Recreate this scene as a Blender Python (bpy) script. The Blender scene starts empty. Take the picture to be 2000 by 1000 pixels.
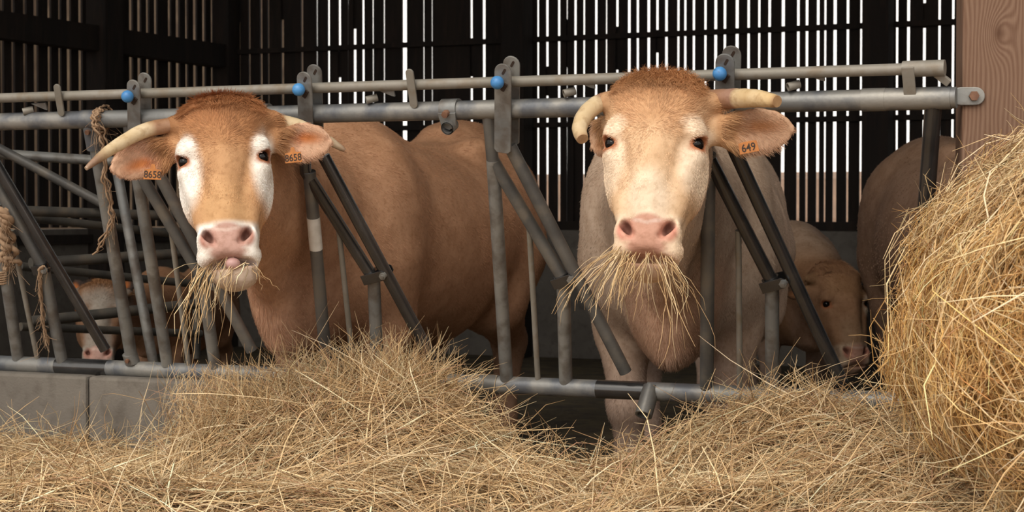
import bpy, math, random
import numpy as np
from mathutils import Vector, Matrix

random.seed(7); RNG = np.random.default_rng(7)
SC = bpy.context.scene; COL = SC.collection
R = math.radians
F = 3570.0                       # focal length in pixels of a 2000 px wide frame
CAMZ = 1.03
PITCH = math.atan(87.0 / F)

# ------------------------------------------------------------------ camera, sky, sun, exposure
cam = bpy.data.cameras.new('camera'); cam_o = bpy.data.objects.new('camera', cam); COL.objects.link(cam_o)
cam.sensor_width = 36.0; cam.lens = 36.0 * F / 2000.0; cam.clip_start = 0.05; cam.clip_end = 300
cam_o.location = (0, 0, CAMZ); cam_o.rotation_euler = (math.pi / 2 - PITCH, 0, 0)
cam.dof.use_dof = True; cam.dof.focus_distance = 5.35; cam.dof.aperture_fstop = 8.0
SC.camera = cam_o
wd = bpy.data.worlds.new('sky'); SC.world = wd; wd.use_nodes = True
wn = wd.node_tree.nodes; bg = wn['Background']
bg.inputs['Color'].default_value = (1.0, 0.95, 0.88, 1); bg.inputs['Strength'].default_value = 1.35
sun = bpy.data.lights.new('sun', 'SUN'); sun.energy = 1.75; sun.angle = R(35); sun.color = (1.0, 0.92, 0.79)
sun_o = bpy.data.objects.new('sun', sun); COL.objects.link(sun_o)
sun_o.rotation_euler = (R(45), 0, R(-24))      # from behind the camera, high and a little to the left
SC.view_settings.view_transform = 'Standard'; SC.view_settings.look = 'None'
SC.view_settings.exposure = 0.24; SC.view_settings.gamma = 1.0; SC.view_settings.use_curve_mapping = False

# ------------------------------------------------------------------ projection helpers
FWD = np.array([0, math.cos(PITCH), -math.sin(PITCH)]); UPV = np.array([0, math.sin(PITCH), math.cos(PITCH)])
EYE = np.array([0, 0, CAMZ])
def ray(px, py):
    return FWD + np.array([1.0, 0, 0]) * ((px - 1000) / F) + UPV * ((500 - py) / F)
def P(px, py, Y):
    d = ray(px, py); return EYE + d * (Y / d[1])
def hit(px, py, o, n):
    d = ray(px, py); return EYE + d * (np.dot(o - EYE, n) / np.dot(d, n))
def unit(v):
    v = np.asarray(v, float); return v / np.linalg.norm(v)

AL = R(24.2)
U = np.array([math.cos(AL), -math.sin(AL), 0.0])        # along the feed barrier, towards the right
NB = np.array([math.sin(AL), math.cos(AL), 0.0])        # horizontal, square to it, into the barn
ZV = np.array([0, 0, 1.0])
FA = P(985, 213, 5.57); FB = P(985, 752, 6.0)
FWN = unit((FB - FA) - U * np.dot(FB - FA, U))          # down along the leaning barrier
FN = unit(np.cross(U, FWN)); FN = FN if FN[1] < 0 else -FN   # barrier normal, towards the camera
def FP(px, py, off=0.0):
    return hit(px, py, FA + FN * off, FN)

# ------------------------------------------------------------------ object helpers
def props(o, label=None, cat=None, group=None, kind=None):
    if label: o['label'] = label
    if cat: o['category'] = cat
    if group: o['group'] = group
    if kind: o['kind'] = kind
    return o
def empty(name, loc, label, cat, group=None):
    o = bpy.data.objects.new(name, None); o.empty_display_size = 0.1; COL.objects.link(o)
    o.location = loc
    return props(o, label, cat, group)
def link(name, data, mat=None, parent=None):
    o = bpy.data.objects.new(name, data); COL.objects.link(o)
    if mat is not None: data.materials.append(mat)
    if parent is not None:
        o.parent = parent
        o.matrix_parent_inverse = parent_world(parent).inverted()
    return o
def parent_world(p):       # parts keep world coordinates, so only the top-level object carries a placement
    return Matrix.Translation(Vector(p.location)) if p.parent is None else Matrix.Identity(4)
class MB:
    def __init__(s): s.v = []; s.f = []; s.sm = []
    def add(s, v, f, smooth=True):
        b = len(s.v); s.v += [tuple(map(float, p)) for p in v]
        s.f += [tuple(i + b for i in q) for q in f]; s.sm += [smooth] * len(f); return s
    def tube(s, pts, rad, n=14, caps=True, hollow=False):
        pts = [np.asarray(p, float) for p in pts]
        rad = [rad] * len(pts) if np.isscalar(rad) else rad
        V = []; m = len(pts); prev = None
        for i, p in enumerate(pts):
            t = unit(pts[min(i + 1, m - 1)] - pts[max(i - 1, 0)])
            if prev is None:
                a = np.array([0, 0, 1.0]) if abs(t[2]) < .9 else np.array([1.0, 0, 0])
                x = unit(np.cross(a, t))
            else:
                x = unit(prev - t * np.dot(prev, t))
            prev = x; y = np.cross(t, x)
            for k in range(n):
                c, sn = math.cos(2 * math.pi * k / n), math.sin(2 * math.pi * k / n)
                V.append(p + (x * c + y * sn) * rad[i])
        Fc = [(i * n + k, i * n + (k + 1) % n, (i + 1) * n + (k + 1) % n, (i + 1) * n + k) for i in range(m - 1) for k in range(n)]
        s.add(V, Fc, True)
        if caps:
            s.add(V[:n], [tuple(reversed(range(n)))], False); s.add(V[-n:], [tuple(range(n))], False)
        return s
    def box(s, c, ex, ey, ez, dx, dy, dz):
        c = np.asarray(c, float); V = []
        for a in (-1, 1):
            for b in (-1, 1):
                for d in (-1, 1): V.append(c + ex * a * dx / 2 + ey * b * dy / 2 + ez * d * dz / 2)
        Fc = [(0, 1, 3, 2), (4, 6, 7, 5), (0, 4, 5, 1), (2, 3, 7, 6), (0, 2, 6, 4), (1, 5, 7, 3)]
        if np.dot(np.cross(ex, ey), ez) < 0: Fc = [tuple(reversed(q)) for q in Fc]
        return s.add(V, Fc, False)
    def prism(s, outline, o, ex, ey, ez, depth):
        o = np.asarray(o, float); n = len(outline)
        V = [o + ex * a + ey * b + ez * (depth / 2) for a, b in outline] + [o + ex * a + ey * b - ez * (depth / 2) for a, b in outline]
        Fc = [tuple(range(n)), tuple(reversed(range(n, 2 * n)))] + [(i, n + i, n + (i + 1) % n, (i + 1) % n) for i in range(n)]
        ar = sum(outline[i][0] * outline[(i + 1) % n][1] - outline[(i + 1) % n][0] * outline[i][1] for i in range(n))
        if (ar > 0) != (np.dot(np.cross(ex, ey), ez) > 0): Fc = [tuple(reversed(q)) for q in Fc]
        return s.add(V, Fc, False)
    def ball(s, c, r, n=16, sc=(1, 1, 1)):
        V = []; Fc = []; m = n // 2; c = np.asarray(c, float)
        for i in range(m + 1):
            th = math.pi * i / m
            for k in range(n):
                ph = 2 * math.pi * k / n
                V.append(c + np.array([math.sin(th) * math.cos(ph) * sc[0], math.sin(th) * math.sin(ph) * sc[1], math.cos(th) * sc[2]]) * r)
        Fc = [(i * n + k, (i + 1) * n + k, (i + 1) * n + (k + 1) % n, i * n + (k + 1) % n) for i in range(m) for k in range(n)]
        return s.add(V, Fc, True)
    def build(s, name, mat, parent=None, bevel=0):
        me = bpy.data.meshes.new(name); me.from_pydata(s.v, [], s.f); me.validate(); me.update()
        if len(me.polygons) == len(s.sm): me.polygons.foreach_set('use_smooth', s.sm)
        o = link(name, me, mat, parent)
        if bevel:
            b = o.modifiers.new('bevel', 'BEVEL'); b.width = bevel; b.segments = 2; b.limit_method = 'ANGLE'; b.angle_limit = R(40)
        return o
def mesh_np(name, V, Q, mat, parent=None, smooth=True, col=None):
    me = bpy.data.meshes.new(name); k = Q.shape[1]
    me.vertices.add(len(V)); me.vertices.foreach_set('co', np.ascontiguousarray(V, np.float32).ravel())
    me.loops.add(Q.size); me.loops.foreach_set('vertex_index', np.ascontiguousarray(Q, np.int32).ravel())
    me.polygons.add(len(Q)); me.polygons.foreach_set('loop_start', np.arange(0, Q.size, k, dtype=np.int32))
    me.polygons.foreach_set('use_smooth', np.full(len(Q), smooth))
    me.update(calc_edges=True)
    if col is not None:
        c = np.ones((len(V), 4), np.float32); c[:, :3] = col
        a = me.attributes.new('tint', 'FLOAT_COLOR', 'POINT'); a.data.foreach_set('color', c.ravel())
    return link(name, me, mat, parent)

# ------------------------------------------------------------------ materials
def mat(name, base, rough=.6, metal=0.0, var=None, scale=6.0, detail=5, var2=None, scale2=30.0, amt2=.4, bump=0.0, bscale=60, attr=None, spec=.5, stretch=(1, 1, 1), thr=(.35, .65), thr2=(.5, .7)):
    m = bpy.data.materials.new(name); m.use_nodes = True; nt = m.node_tree; N = nt.nodes; L = nt.links
    b = N['Principled BSDF']; b.inputs['Roughness'].default_value = rough; b.inputs['Metallic'].default_value = metal
    b.inputs['Specular IOR Level'].default_value = spec
    tc = N.new('ShaderNodeTexCoord'); mp = N.new('ShaderNodeMapping'); mp.inputs['Scale'].default_value = stretch
    L.new(tc.outputs['Object'], mp.inputs['Vector'])
    if attr:
        a = N.new('ShaderNodeAttribute'); a.attribute_name = attr; src = a.outputs['Color']
    else:
        rgb = N.new('ShaderNodeRGB'); rgb.outputs[0].default_value = (*base, 1); src = rgb.outputs[0]
    def layer(src, colr, sc, th, amt, mult=False):
        n = N.new('ShaderNodeTexNoise'); n.inputs['Scale'].default_value = sc; n.inputs['Detail'].default_value = detail
        L.new(mp.outputs['Vector'], n.inputs['Vector'])
        r = N.new('ShaderNodeMapRange'); r.inputs['From Min'].default_value = th[0]; r.inputs['From Max'].default_value = th[1]; r.inputs['To Max'].default_value = amt
        L.new(n.outputs['Fac'], r.inputs['Value'])
        mx = N.new('ShaderNodeMix'); mx.data_type = 'RGBA'; mx.blend_type = 'MULTIPLY' if mult else 'MIX'
        L.new(r.outputs['Result'], mx.inputs['Factor']); L.new(src, mx.inputs['A']); mx.inputs['B'].default_value = (*colr, 1)
        return mx.outputs['Result']
    if var: src = layer(src, var, scale, thr, 1.0, mult=bool(attr))
    if var2: src = layer(src, var2, scale2, thr2, amt2, mult=bool(attr))
    L.new(src, b.inputs['Base Color'])
    if bump:
        n = N.new('ShaderNodeTexNoise'); n.inputs['Scale'].default_value = bscale; n.inputs['Detail'].default_value = 6
        L.new(mp.outputs['Vector'], n.inputs['Vector'])
        bp = N.new('ShaderNodeBump'); bp.inputs['Strength'].default_value = bump; bp.inputs['Distance'].default_value = .01
        L.new(n.outputs['Fac'], bp.inputs['Height']); L.new(bp.outputs['Normal'], b.inputs['Normal'])
    return m
M = {}
M['galv'] = mat('galvanised_steel', (.185, .195, .20), .45, .4, (.285, .28, .262), 5, var2=(.12, .10, .085), scale2=17, amt2=.75, thr2=(.46, .64), bump=.08, bscale=90)
M['rail'] = mat('weathered_rail_steel', (.185, .19, .19), .45, .35, (.28, .268, .245), 4, var2=(.10, .11, .13), scale2=10, amt2=.9, thr2=(.46, .62), bump=.08, bscale=90)
M['rod'] = mat('dull_rod_steel', (.205, .19, .16), .6, .25, (.27, .25, .22), 6, var2=(.19, .14, .09), scale2=22, amt2=.6, bump=.1)
M['gate'] = mat('dull_dark_gate_steel', (.045, .043, .04), .6, .3, (.10, .092, .08), 8, var2=(.13, .10, .07), scale2=16, amt2=.5)
M['black'] = mat('worn_black_steel', (.012, .0125, .014), .2, 0, (.026, .026, .027), 9, var2=(.045, .04, .036), scale2=24, amt2=.45, spec=1.0)
M['darkgalv'] = mat('dark_worn_steel', (.085, .085, .085), .42, .35, (.17, .165, .155), 7, var2=(.21, .18, .14), scale2=14, amt2=.5, bump=.06)
M['bluepaint'] = mat('blue_plastic', (.045, .19, .46), .45, 0, (.07, .26, .56), 20, var2=(.03, .07, .12), scale2=70, amt2=.7, thr2=(.6, .7))
M['rust'] = mat('rusty_bolt', (.14, .07, .045), .75, .3, (.25, .13, .08), 40)
M['whitepaint'] = mat('flaked_white_paint', (.72, .70, .66), .7, 0, (.6, .57, .52), 30)
M['concrete'] = mat('concrete', (.13, .115, .10), .9, 0, (.165, .148, .128), 5, var2=(.085, .072, .06), scale2=18, amt2=.6, bump=.25, bscale=120)
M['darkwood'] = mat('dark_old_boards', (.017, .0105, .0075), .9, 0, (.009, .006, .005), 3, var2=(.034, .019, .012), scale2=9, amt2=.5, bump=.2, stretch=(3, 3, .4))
M['dung'] = mat('bedding', (.05, .036, .02), .95, 0, (.11, .08, .035), 6, var2=(.02, .015, .01), scale2=14, amt2=.7, bump=.6, bscale=30)
M['hay'] = mat('hay_strands', (.5, .4, .2), .62, 0, attr='tint', spec=.35)
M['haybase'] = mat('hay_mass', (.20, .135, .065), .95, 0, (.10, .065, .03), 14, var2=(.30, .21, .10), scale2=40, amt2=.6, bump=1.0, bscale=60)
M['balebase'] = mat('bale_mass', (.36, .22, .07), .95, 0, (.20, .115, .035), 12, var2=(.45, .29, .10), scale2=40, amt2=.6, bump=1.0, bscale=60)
M['twine'] = mat('twine', (.35, .235, .15), .9, 0, (.27, .17, .10), 40)
M['horn'] = mat('horn', (.6, .5, .33), .5, 0, attr='tint', var=(.84, .76, .64), scale=14, var2=(.55, .43, .32), scale2=40, amt2=.6, bump=.15, bscale=80)
M['eye'] = mat('dark_eye', (.005, .004, .004), .08, 0, spec=.28)
M['tag'] = mat('orange_tag', (.47, .165, .024), .5, 0, (.36, .12, .02), 60)
M['ink'] = mat('black_ink', (.03, .015, .008), .7)
M['hide'] = mat('hide', (.5, .3, .2), .75, 0, attr='tint', var=(.80, .76, .72), scale=16, var2=(.72, .66, .6), scale2=60, amt2=.6, bump=.15, bscale=120, spec=.2)
M['fur'] = mat('fur', (.5, .3, .2), .6, 0, attr='tint', spec=.25)
M['hoof'] = mat('hoof', (.05, .04, .035), .6)
M['earth'] = mat('earth', (.20, .125, .085), .95, 0, (.15, .095, .065), 1.5, var2=(.28, .18, .12), scale2=6)
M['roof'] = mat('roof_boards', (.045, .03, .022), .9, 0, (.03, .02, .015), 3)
M['gap_dimmer'] = mat('brown_gap_dimmer', (.12, .085, .055), .9, 0, (.07, .045, .03), 2, var2=(.22, .16, .11), scale2=5)

def wood_post_mat():
    m = bpy.data.materials.new('sawn_timber'); m.use_nodes = True; nt = m.node_tree; N = nt.nodes; L = nt.links
    b = N['Principled BSDF']; b.inputs['Roughness'].default_value = .8; b.inputs['Specular IOR Level'].default_value = .25
    tc = N.new('ShaderNodeTexCoord'); sep = N.new('ShaderNodeSeparateXYZ'); L.new(tc.outputs['Object'], sep.inputs[0])
    def math_(op, a, c=None, v=None):
        n = N.new('ShaderNodeMath'); n.operation = op
        if isinstance(a, (int, float)): n.inputs[0].default_value = a
        else: L.new(a, n.inputs[0])
        if c is not None:
            if isinstance(c, (int, float)): n.inputs[1].default_value = c
            else: L.new(c, n.inputs[1])
        return n.outputs[0]
    # the grain bends around one knot
    dx = math_('SUBTRACT', sep.outputs['X'], KNOT[0]); dz = math_('SUBTRACT', sep.outputs['Z'], KNOT[1])
    d2 = math_('ADD', math_('MULTIPLY', math_('MULTIPLY', dx, dx), 900.0), math_('MULTIPLY', math_('MULTIPLY', dz, dz), 260.0))
    g = math_('POWER', 2.718, math_('MULTIPLY', d2, -1.0))
    nz = N.new('ShaderNodeTexNoise'); nz.inputs['Scale'].default_value = 1.0; nz.inputs['Detail'].default_value = 2
    mp = N.new('ShaderNodeMapping'); mp.inputs['Scale'].default_value = (7, 7, 1.7); L.new(tc.outputs['Object'], mp.inputs[0]); L.new(mp.outputs[0], nz.inputs['Vector'])
    ph = math_('ADD', math_('MULTIPLY', sep.outputs['X'], 560.0), math_('MULTIPLY', nz.outputs['Fac'], 44.0))
    ph = math_('ADD', ph, math_('MULTIPLY', sep.outputs['Y'], 300.0))
    ph = math_('ADD', ph, math_('MULTIPLY', g, 34.0))
    s = math_('SINE', ph); s = math_('MULTIPLY', math_('ADD', s, 1.0), .5)
    fine = N.new('ShaderNodeTexNoise'); fine.inputs['Scale'].default_value = 9; fine.inputs['Detail'].default_value = 8
    mp2 = N.new('ShaderNodeMapping'); mp2.inputs['Scale'].default_value = (40, 40, 2); L.new(tc.outputs['Object'], mp2.inputs[0]); L.new(mp2.outputs[0], fine.inputs['Vector'])
    fac = math_('ADD', math_('MULTIPLY', s, .42), math_('MULTIPLY', fine.outputs['Fac'], .58))
    cr = N.new('ShaderNodeValToRGB'); L.new(fac, cr.inputs[0])
    cr.color_ramp.elements[0].position = .12; cr.color_ramp.elements[0].color = (.235, .148, .102, 1)
    cr.color_ramp.elements[1].position = .85; cr.color_ramp.elements[1].color = (.13, .068, .043, 1)
    kn = N.new('ShaderNodeMix'); kn.data_type = 'RGBA'; L.new(math_('POWER', g, 7.0), kn.inputs['Factor']); L.new(cr.outputs[0], kn.inputs['A'])
    kn.inputs['B'].default_value = (.10, .05, .03, 1)
    L.new(kn.outputs['Result'], b.inputs['Base Color'])
    bp = N.new('ShaderNodeBump'); bp.inputs['Strength'].default_value = .35; bp.inputs['Distance'].default_value = .004
    L.new(fac, bp.inputs['Height']); L.new(bp.outputs[0], b.inputs['Normal'])
    return m

# ------------------------------------------------------------------ the setting: ground, barn walls, roof
ms = lambda name, mb, m: props(mb.build(name, m), kind='structure')
g = MB(); g.box((0, 12, -.06), np.array([1., 0, 0]), np.array([0, 1., 0]), ZV, 90, 80, .1)
ms('ground', g, M['earth'])
YF = lambda x: 6.0 - (x + .025) * math.tan(AL)               # the foot of the barrier in plan
g = MB(); g.box(FB * [1, 1, 0] + NB * 4.25 + ZV * -.004, U, NB, ZV, 15, 8.3, .02)
ms('floor', g, M['dung'])

WD = P(985, 413, 13.0)                                        # back wall, parallel to the barrier
BT = .016
def wall_u(px, py, o, n, ax): return float(np.dot(hit(px, py, o, n) - WD, ax))
GAPS_BACK = [(468, 2.2), (488, 1.6), (511, 2.2), (525, 1.4), (553, 3.6), (591, 2.6), (620, .8), (643, 2.4), (664, 3), (681, .8), (694, 4.2), (710, 3), (729, 1.6), (751, 1.4),
    (791, 8), (828, .9), (844, .7), (921, 3.4), (945.5, 5.4), (983, 4), (1051, 2.4), (1069, 4.8), (1092, 3.8), (1108, 1.8), (1124.5, 4), (1141.5, 2.6), (1165, 4.6), (1185, 1.2),
    (1206, 4.6), (1229, 4.6), (1245.5, 4.4), (1267, 5.4), (1284, 4.6), (1301.5, 4.6), (1325, 4.8), (1338.5, 3.2), (1355, 4.6), (1378, 5), (1398, 5), (1416, 5.6), (1440, 5.6),
    (1462, 4.4), (1483, 5), (1503.6, 5.2), (1530, 6), (1559, 4.6), (1576, 6), (1598, 5), (1612, 4.2), (1631, 6), (1656, 5.8), (1682.5, 4.2), (1694, 4.6), (1752, 5.2), (1774.5, 6),
    (1805.5, 5.2), (1835, 5.4), (1862, 5), (1888, 5), (1912, 5), (1938, 5), (1966, 5), (1992, 5)]
def boards(edges, o, ax, nrm, z0, z1, mb):
    for k, (a, b) in enumerate(edges):
        if b - a < .004: continue
        dz = random.uniform(-.004, .004); th = BT
        c = o + ax * ((a + b) / 2) + nrm * (th / 2); c[2] = (z0 + z1) / 2
        ex = unit(ax + ZV * random.uniform(-.0022, .0022))
        mb.box(c, ex, nrm, np.cross(ex, nrm) if np.dot(np.cross(ex, nrm), ZV) > 0 else -np.cross(ex, nrm), b - a, th, z1 - z0)
        if b - a > .09 and random.random() < .6:                # long planks butt against a second narrow one
            pass
gb = MB(); cur = wall_u(438, 80, WD, NB, U); ed = []
for px, w in GAPS_BACK:
    w *= .84
    l = wall_u(px - w / 2, 80, WD + NB * BT, NB, U); r = wall_u(px + w / 2, 80, WD, NB, U)
    if r <= l: r = l + .003
    ed.append((cur, l)); cur = r
for px, w in GAPS_BACK:
    if w > 1.5 and w < 5.3 and random.random() < .45:
        u0 = wall_u(px, 80, WD, NB, U); zc = random.choice([random.uniform(1.0, 1.5), random.uniform(1.9, 2.3), random.uniform(2.5, 3.2)])
        gb.box(WD * [1, 1, 0] + U * u0 + NB * (BT + .006) + ZV * zc, U, NB, ZV, .07, .008, random.uniform(.1, .8))
ed.append((cur, cur + .1)); cur += .115
while cur < 9.0:
    ed.append((cur, cur + .085)); cur += .105
ZB = float(P(1590, 436, 13.0 * 7940 / (1590 + 6955))[2])
boards(ed, WD, U, NB, ZB, 5.4, gb)
def zat(px, py, o, n): return float(hit(px, py, o, n)[2])
CORN = hit(440, 413, WD, NB)
for py, hh, th in ((80, .035, .05), (246, .035, .05), (440, .06, .06)):
    z = zat(1000, py, WD, NB)
    a = float(np.dot(CORN - WD, U))
    gb.box(WD * [1, 1, 0] + U * ((a + 9.2) / 2) - NB * (th / 2) + ZV * z, U, NB, ZV, 9.2 - a, th, hh)
for px, w in ((1722, .17), (1024, .17), (560, .0)):
    if w: gb.box(hit(px, 413, WD, NB) * [1, 1, 0] - NB * .13 + ZV * 2.7, U, NB, ZV, w, .16, 5.4)
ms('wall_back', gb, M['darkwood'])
g = MB(); a = float(np.dot(CORN - WD, U))
g.box(WD * [1, 1, 0] + U * ((a + 9.2) / 2) + NB * .03 + ZV * (ZB / 2), U, NB, ZV, 9.2 - a, .16, ZB)
ms('wall_base', g, M['concrete'])

LW = CORN                                                      # left wall, square to the back wall
GAPS_LEFT = [(2.5, 3), (24, 2.5), (47, 2.8), (68.5, 5), (95, 3.4), (115.5, 1.6), (133, 4.6), (155.5, 4), (211, 1), (228, 2.8), (254.6, 3.6), (270.6, 3.6), (287, 2.4), (303, 3.4), (330, 2.6),
    (345.7, 3.8), (363, 2), (379.5, 4.4), (397, 3), (413, 1.6), (428, 1.8)]
LN = -U                                                        # outward from the barn on the left
def lw_s(px, py, off): return float(np.dot(hit(px, py, LW + LN * off, LN) - LW, -NB))
gl = MB(); ed = []; cur = 0.0
for px, w in sorted(GAPS_LEFT, reverse=True):
    # rays go inwards towards the corner: the far edge is met on the outer face
    n_ = lw_s(px + w / 2, 80, 0.0); f_ = lw_s(px - w / 2, 80, 0.0)
    n2 = lw_s(px + w / 2, 80, BT); f2 = lw_s(px - w / 2, 80, BT)
    lo, hi = min(n_, n2), max(f_, f2)
    ed.append((cur, lo)); cur = hi
ed.append((cur, cur + .1)); cur += .12
while cur < 9.0:
    ed.append((cur, cur + .085)); cur += .1
boards(ed, LW, -NB, LN, ZB - .03, 5.4, gl)
for py, px, hh, th in ((53, 0, .17, .12), (470, 0, .06, .06)):
    z = zat(px, py, LW, LN)
    gl.box(LW * [1, 1, 0] - NB * 4.5 + U * (th / 2 + .004) + ZV * z, NB, U, ZV, 9, th, hh)
gl.box(hit(185, 413, LW, LN) * [1, 1, 0] + U * .09 + ZV * 2.7, NB, U, ZV, .2, .16, 5.4)
gl.box(CORN * [1, 1, 0] + U * .075 - NB * .09 + ZV * 2.7, NB, U, ZV, .16, .14, 5.4)
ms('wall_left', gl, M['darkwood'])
g = MB(); g.box(LW * [1, 1, 0] - NB * 4.5 - U * .06 + ZV * (ZB / 2 - .02), NB, U, ZV, 9, .16, ZB - .04)
ms('trim_1', g, M['concrete'])
g = MB(); g.box(WD * [1, 1, 0] + U * 9.2 - NB * 3.4 + ZV * 2.7, NB, U, ZV, 7.2, .1, 5.4)
ms('wall_right', g, M['darkwood'])
g = MB(); rc = (WD + FA) * [.5, .5, 0] + U * 2.4 - NB * .1 + ZV * 5.0
rx = unit(NB + ZV * .16)
g.box(rc, U, rx, np.cross(U, rx), 15, 9.2, .08)
for t in np.linspace(-3.6, 3.6, 6): g.box(rc + rx * t + np.cross(U, rx) * -.12, U, rx, np.cross(U, rx), 15, .09, .16)
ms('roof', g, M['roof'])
# what stands outside behind the slats: an earth bank and an added brown wall that dims the left gaps
g = MB(); bo = WD * [1, 1, 0] + NB * 9
pr = [(0, 0), (1.0, .95), (2.4, 1.45), (5, 1.6), (5, 0)]
g.prism(pr, bo + U * 8, NB, ZV, U, 34); ms('terrain', g, M['earth'])

g = MB(); so_ = LW * [1, 1, 0] - U * 5.5
g.box(so_ - NB * 1.5 + ZV * 2.0, NB, U, ZV, 12, .3, 4.0); g.box(so_ + U * 1.7 + NB * 4.4 + ZV * 2.0, NB, U, ZV, .3, 3.6, 4.0)
ms('wall_gap_dimmer', g, M['gap_dimmer'])

# ------------------------------------------------------------------ timber post at the barrier's end
py_ = R(8.5); EX = np.array([math.cos(py_), -math.sin(py_), 0]); EY = np.array([math.sin(py_), math.cos(py_), 0])
pf = P(1878, 413, 5.03); PC = pf + EX * .125 + EY * .1; PC[2] = 0
kn = P(1950, 66, 5.03)
KNOT = (float(np.dot(kn - PC, EX)), float(kn[2]))
post = MB(); post.box((0, 0, 2.4), np.array([1., 0, 0]), np.array([0, 1., 0]), ZV, .25, .2, 4.8)
po = post.build('timber_post', wood_post_mat(), None, .008); po.location = PC; po.rotation_euler = (0, 0, -py_)
props(po, 'thick brown sawn timber post with a knot, at the end of the feed barrier', 'post')
bk = MB(); c = P(2000, 190, 4.99)
def stadium(w, h, n=10, flat_bottom=False):
    r = w / 2; o = [(r * math.cos(a), h / 2 - r + r * math.sin(a)) for a in np.linspace(0, math.pi, n)]
    if flat_bottom:
        q = r * .35; o += [(-r, -h / 2 + q), (-r + q, -h / 2), (r - q, -h / 2), (r, -h / 2 + q)]
    else: o += [(r * math.cos(a), -h / 2 + r + r * math.sin(a)) for a in np.linspace(math.pi, 2 * math.pi, n)]
    return o
be = empty('metal_bracket', c, 'small grey steel bracket plate on the right side of the timber post', 'bracket')
cc = PC + EX * .125 - EY * .106 + ZV * c[2]
bk.prism([(b, a) for a, b in stadium(.045, .16)], cc + EX * .03, EX, ZV, EY, .01); bk.build('plate', M['galv'], be, .002)
b2 = MB(); b2.tube([cc - EX * .01 - EY * .004, cc - EX * .01 - EY * .022], .016, 6); b2.build('bolt', M['rust'], be)

# ------------------------------------------------------------------ feed barrier
FS = FWN                                  # down the barrier
def tilt(pts): return pts
def rail_pts(px0, px1, py0, n=2):         # a run along the rail through (985, py0)
    a = FP(985, py0); s0 = np.dot(FP(px0, py0 + (985 - px0) * (413 - py0) / -7940.0) - a, U); s1 = np.dot(FP(px1, py0 + (985 - px1) * (413 - py0) / -7940.0) - a, U)
    return [a + U * s for s in np.linspace(s0, s1, n)]
main = empty('feed_barrier', FP(640, 735), 'long feed barrier panel with four blue knobs, bolted to the timber post', 'feed barrier')
left = empty('feed_barrier', FP(60, 712), 'end of a second feed barrier panel with a shiny black arm and no knob', 'feed barrier')
def tube(name, m, par, pts, r, n=16): return MB().tube(pts, r, n).build(name, m, par)
RR = .0295
# rails
tube('top_rail', M['rail'], main, rail_pts(186, 1872, 213), RR, 20)
tube('top_rail', M['rail'], left, rail_pts(-260, 186, 213), RR * 1.02, 20)
tube('bottom_rail', M['rail'], main, rail_pts(250, 1840, 752), RR, 20)
tube('bottom_rail', M['rail'], left, rail_pts(-260, 250, 752), RR * 1.02, 20)
tube('locking_rod', M['rod'], main, rail_pts(190, 1772, 160), .0165)
tube('locking_rod', M['rod'], left, rail_pts(-260, 190, 160), .0165)
sl = rail_pts(150, 186, 213); tube('rail_sleeve', M['rail'], left, sl, RR * 1.12, 20)
tube('rail_sleeve', M['darkgalv'], main, rail_pts(925, 975, 752), RR * 1.1, 20)
tube('rail_sleeve', M['rail'], main, rail_pts(1688, 1734, 213), RR * 1.1, 20)
tube('rail_sleeve', M['rail'], main, rail_pts(1734, 1862, 213), RR * 1.07, 20)
# worn black stretch of the lower rail
tube('rubbed_stretch', M['black'], main, rail_pts(1165, 1262, 752), RR * 1.012, 20)
tube('rubbed_stretch', M['black'], left, rail_pts(135, 232, 752), RR * 1.035, 20)
# right end: sleeve holding the rod, spout, end strap and bolt
e0 = FP(1768, 133); tube('rod_sleeve', M['rod'], main, rail_pts(1768, 1850, 160), .0225)
mb = MB(); mb.box((FP(1778, 130) + FP(1778, 176)) / 2 + FN * .02, U, FS, FN, .034, np.linalg.norm(FP(1778, 122) - FP(1778, 176)), .008); mb.build('rod_strap', M['rod'], main, .002)
mb = MB(); mb.box(FP(1840, 152), unit(U + FS * .9), unit(FS - U * .9), FN, .05, .022, .012); mb.build('rod_stop', M['rod'], main, .002)
mb = MB(); c0 = PC - EX * .125 - EY * .106; c0[2] = P(1890, 187, 5.0)[2]
mb.prism([(b, a) for a, b in stadium(.05, .09)], c0 + EX * .015, EX, ZV, EY, .01); ep = mb.build('end_plate', M['galv'], main, .002)
b2 = MB(); b2.tube([c0 + EX * .03 - EY * .004, c0 + EX * .03 - EY * .02], .014, 6); b2.build('bolt', M['rust'], ep)
tube('end_post', M['black'], main, [FP(1823, 205), FP(1806, 440), FP(1790, 765)], .024)
# panel joint on the left: leaning end post with its socket
tube('end_post', M['galv'], left, [FP(180, 245), FP(258, 705)], .0225)
mb = MB().tube([FP(176, 240), FP(185, 290)], .0275, 16); so = mb.build('socket', M['rail'], left)
b2 = MB(); q = FP(173, 257, .024); b2.tube([q, q + FN * .012], .009, 6); b2.build('bolt', M['rust'], so)
mb = MB().tube([FP(253, 690), FP(259, 708)], .027, 16); so = mb.build('socket', M['galv'], left)
b2 = MB(); q = FP(250, 704, .028); b2.tube([q, q + FN * .01], .008, 6); b2.build('bolt', M['rust'], so)

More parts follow.
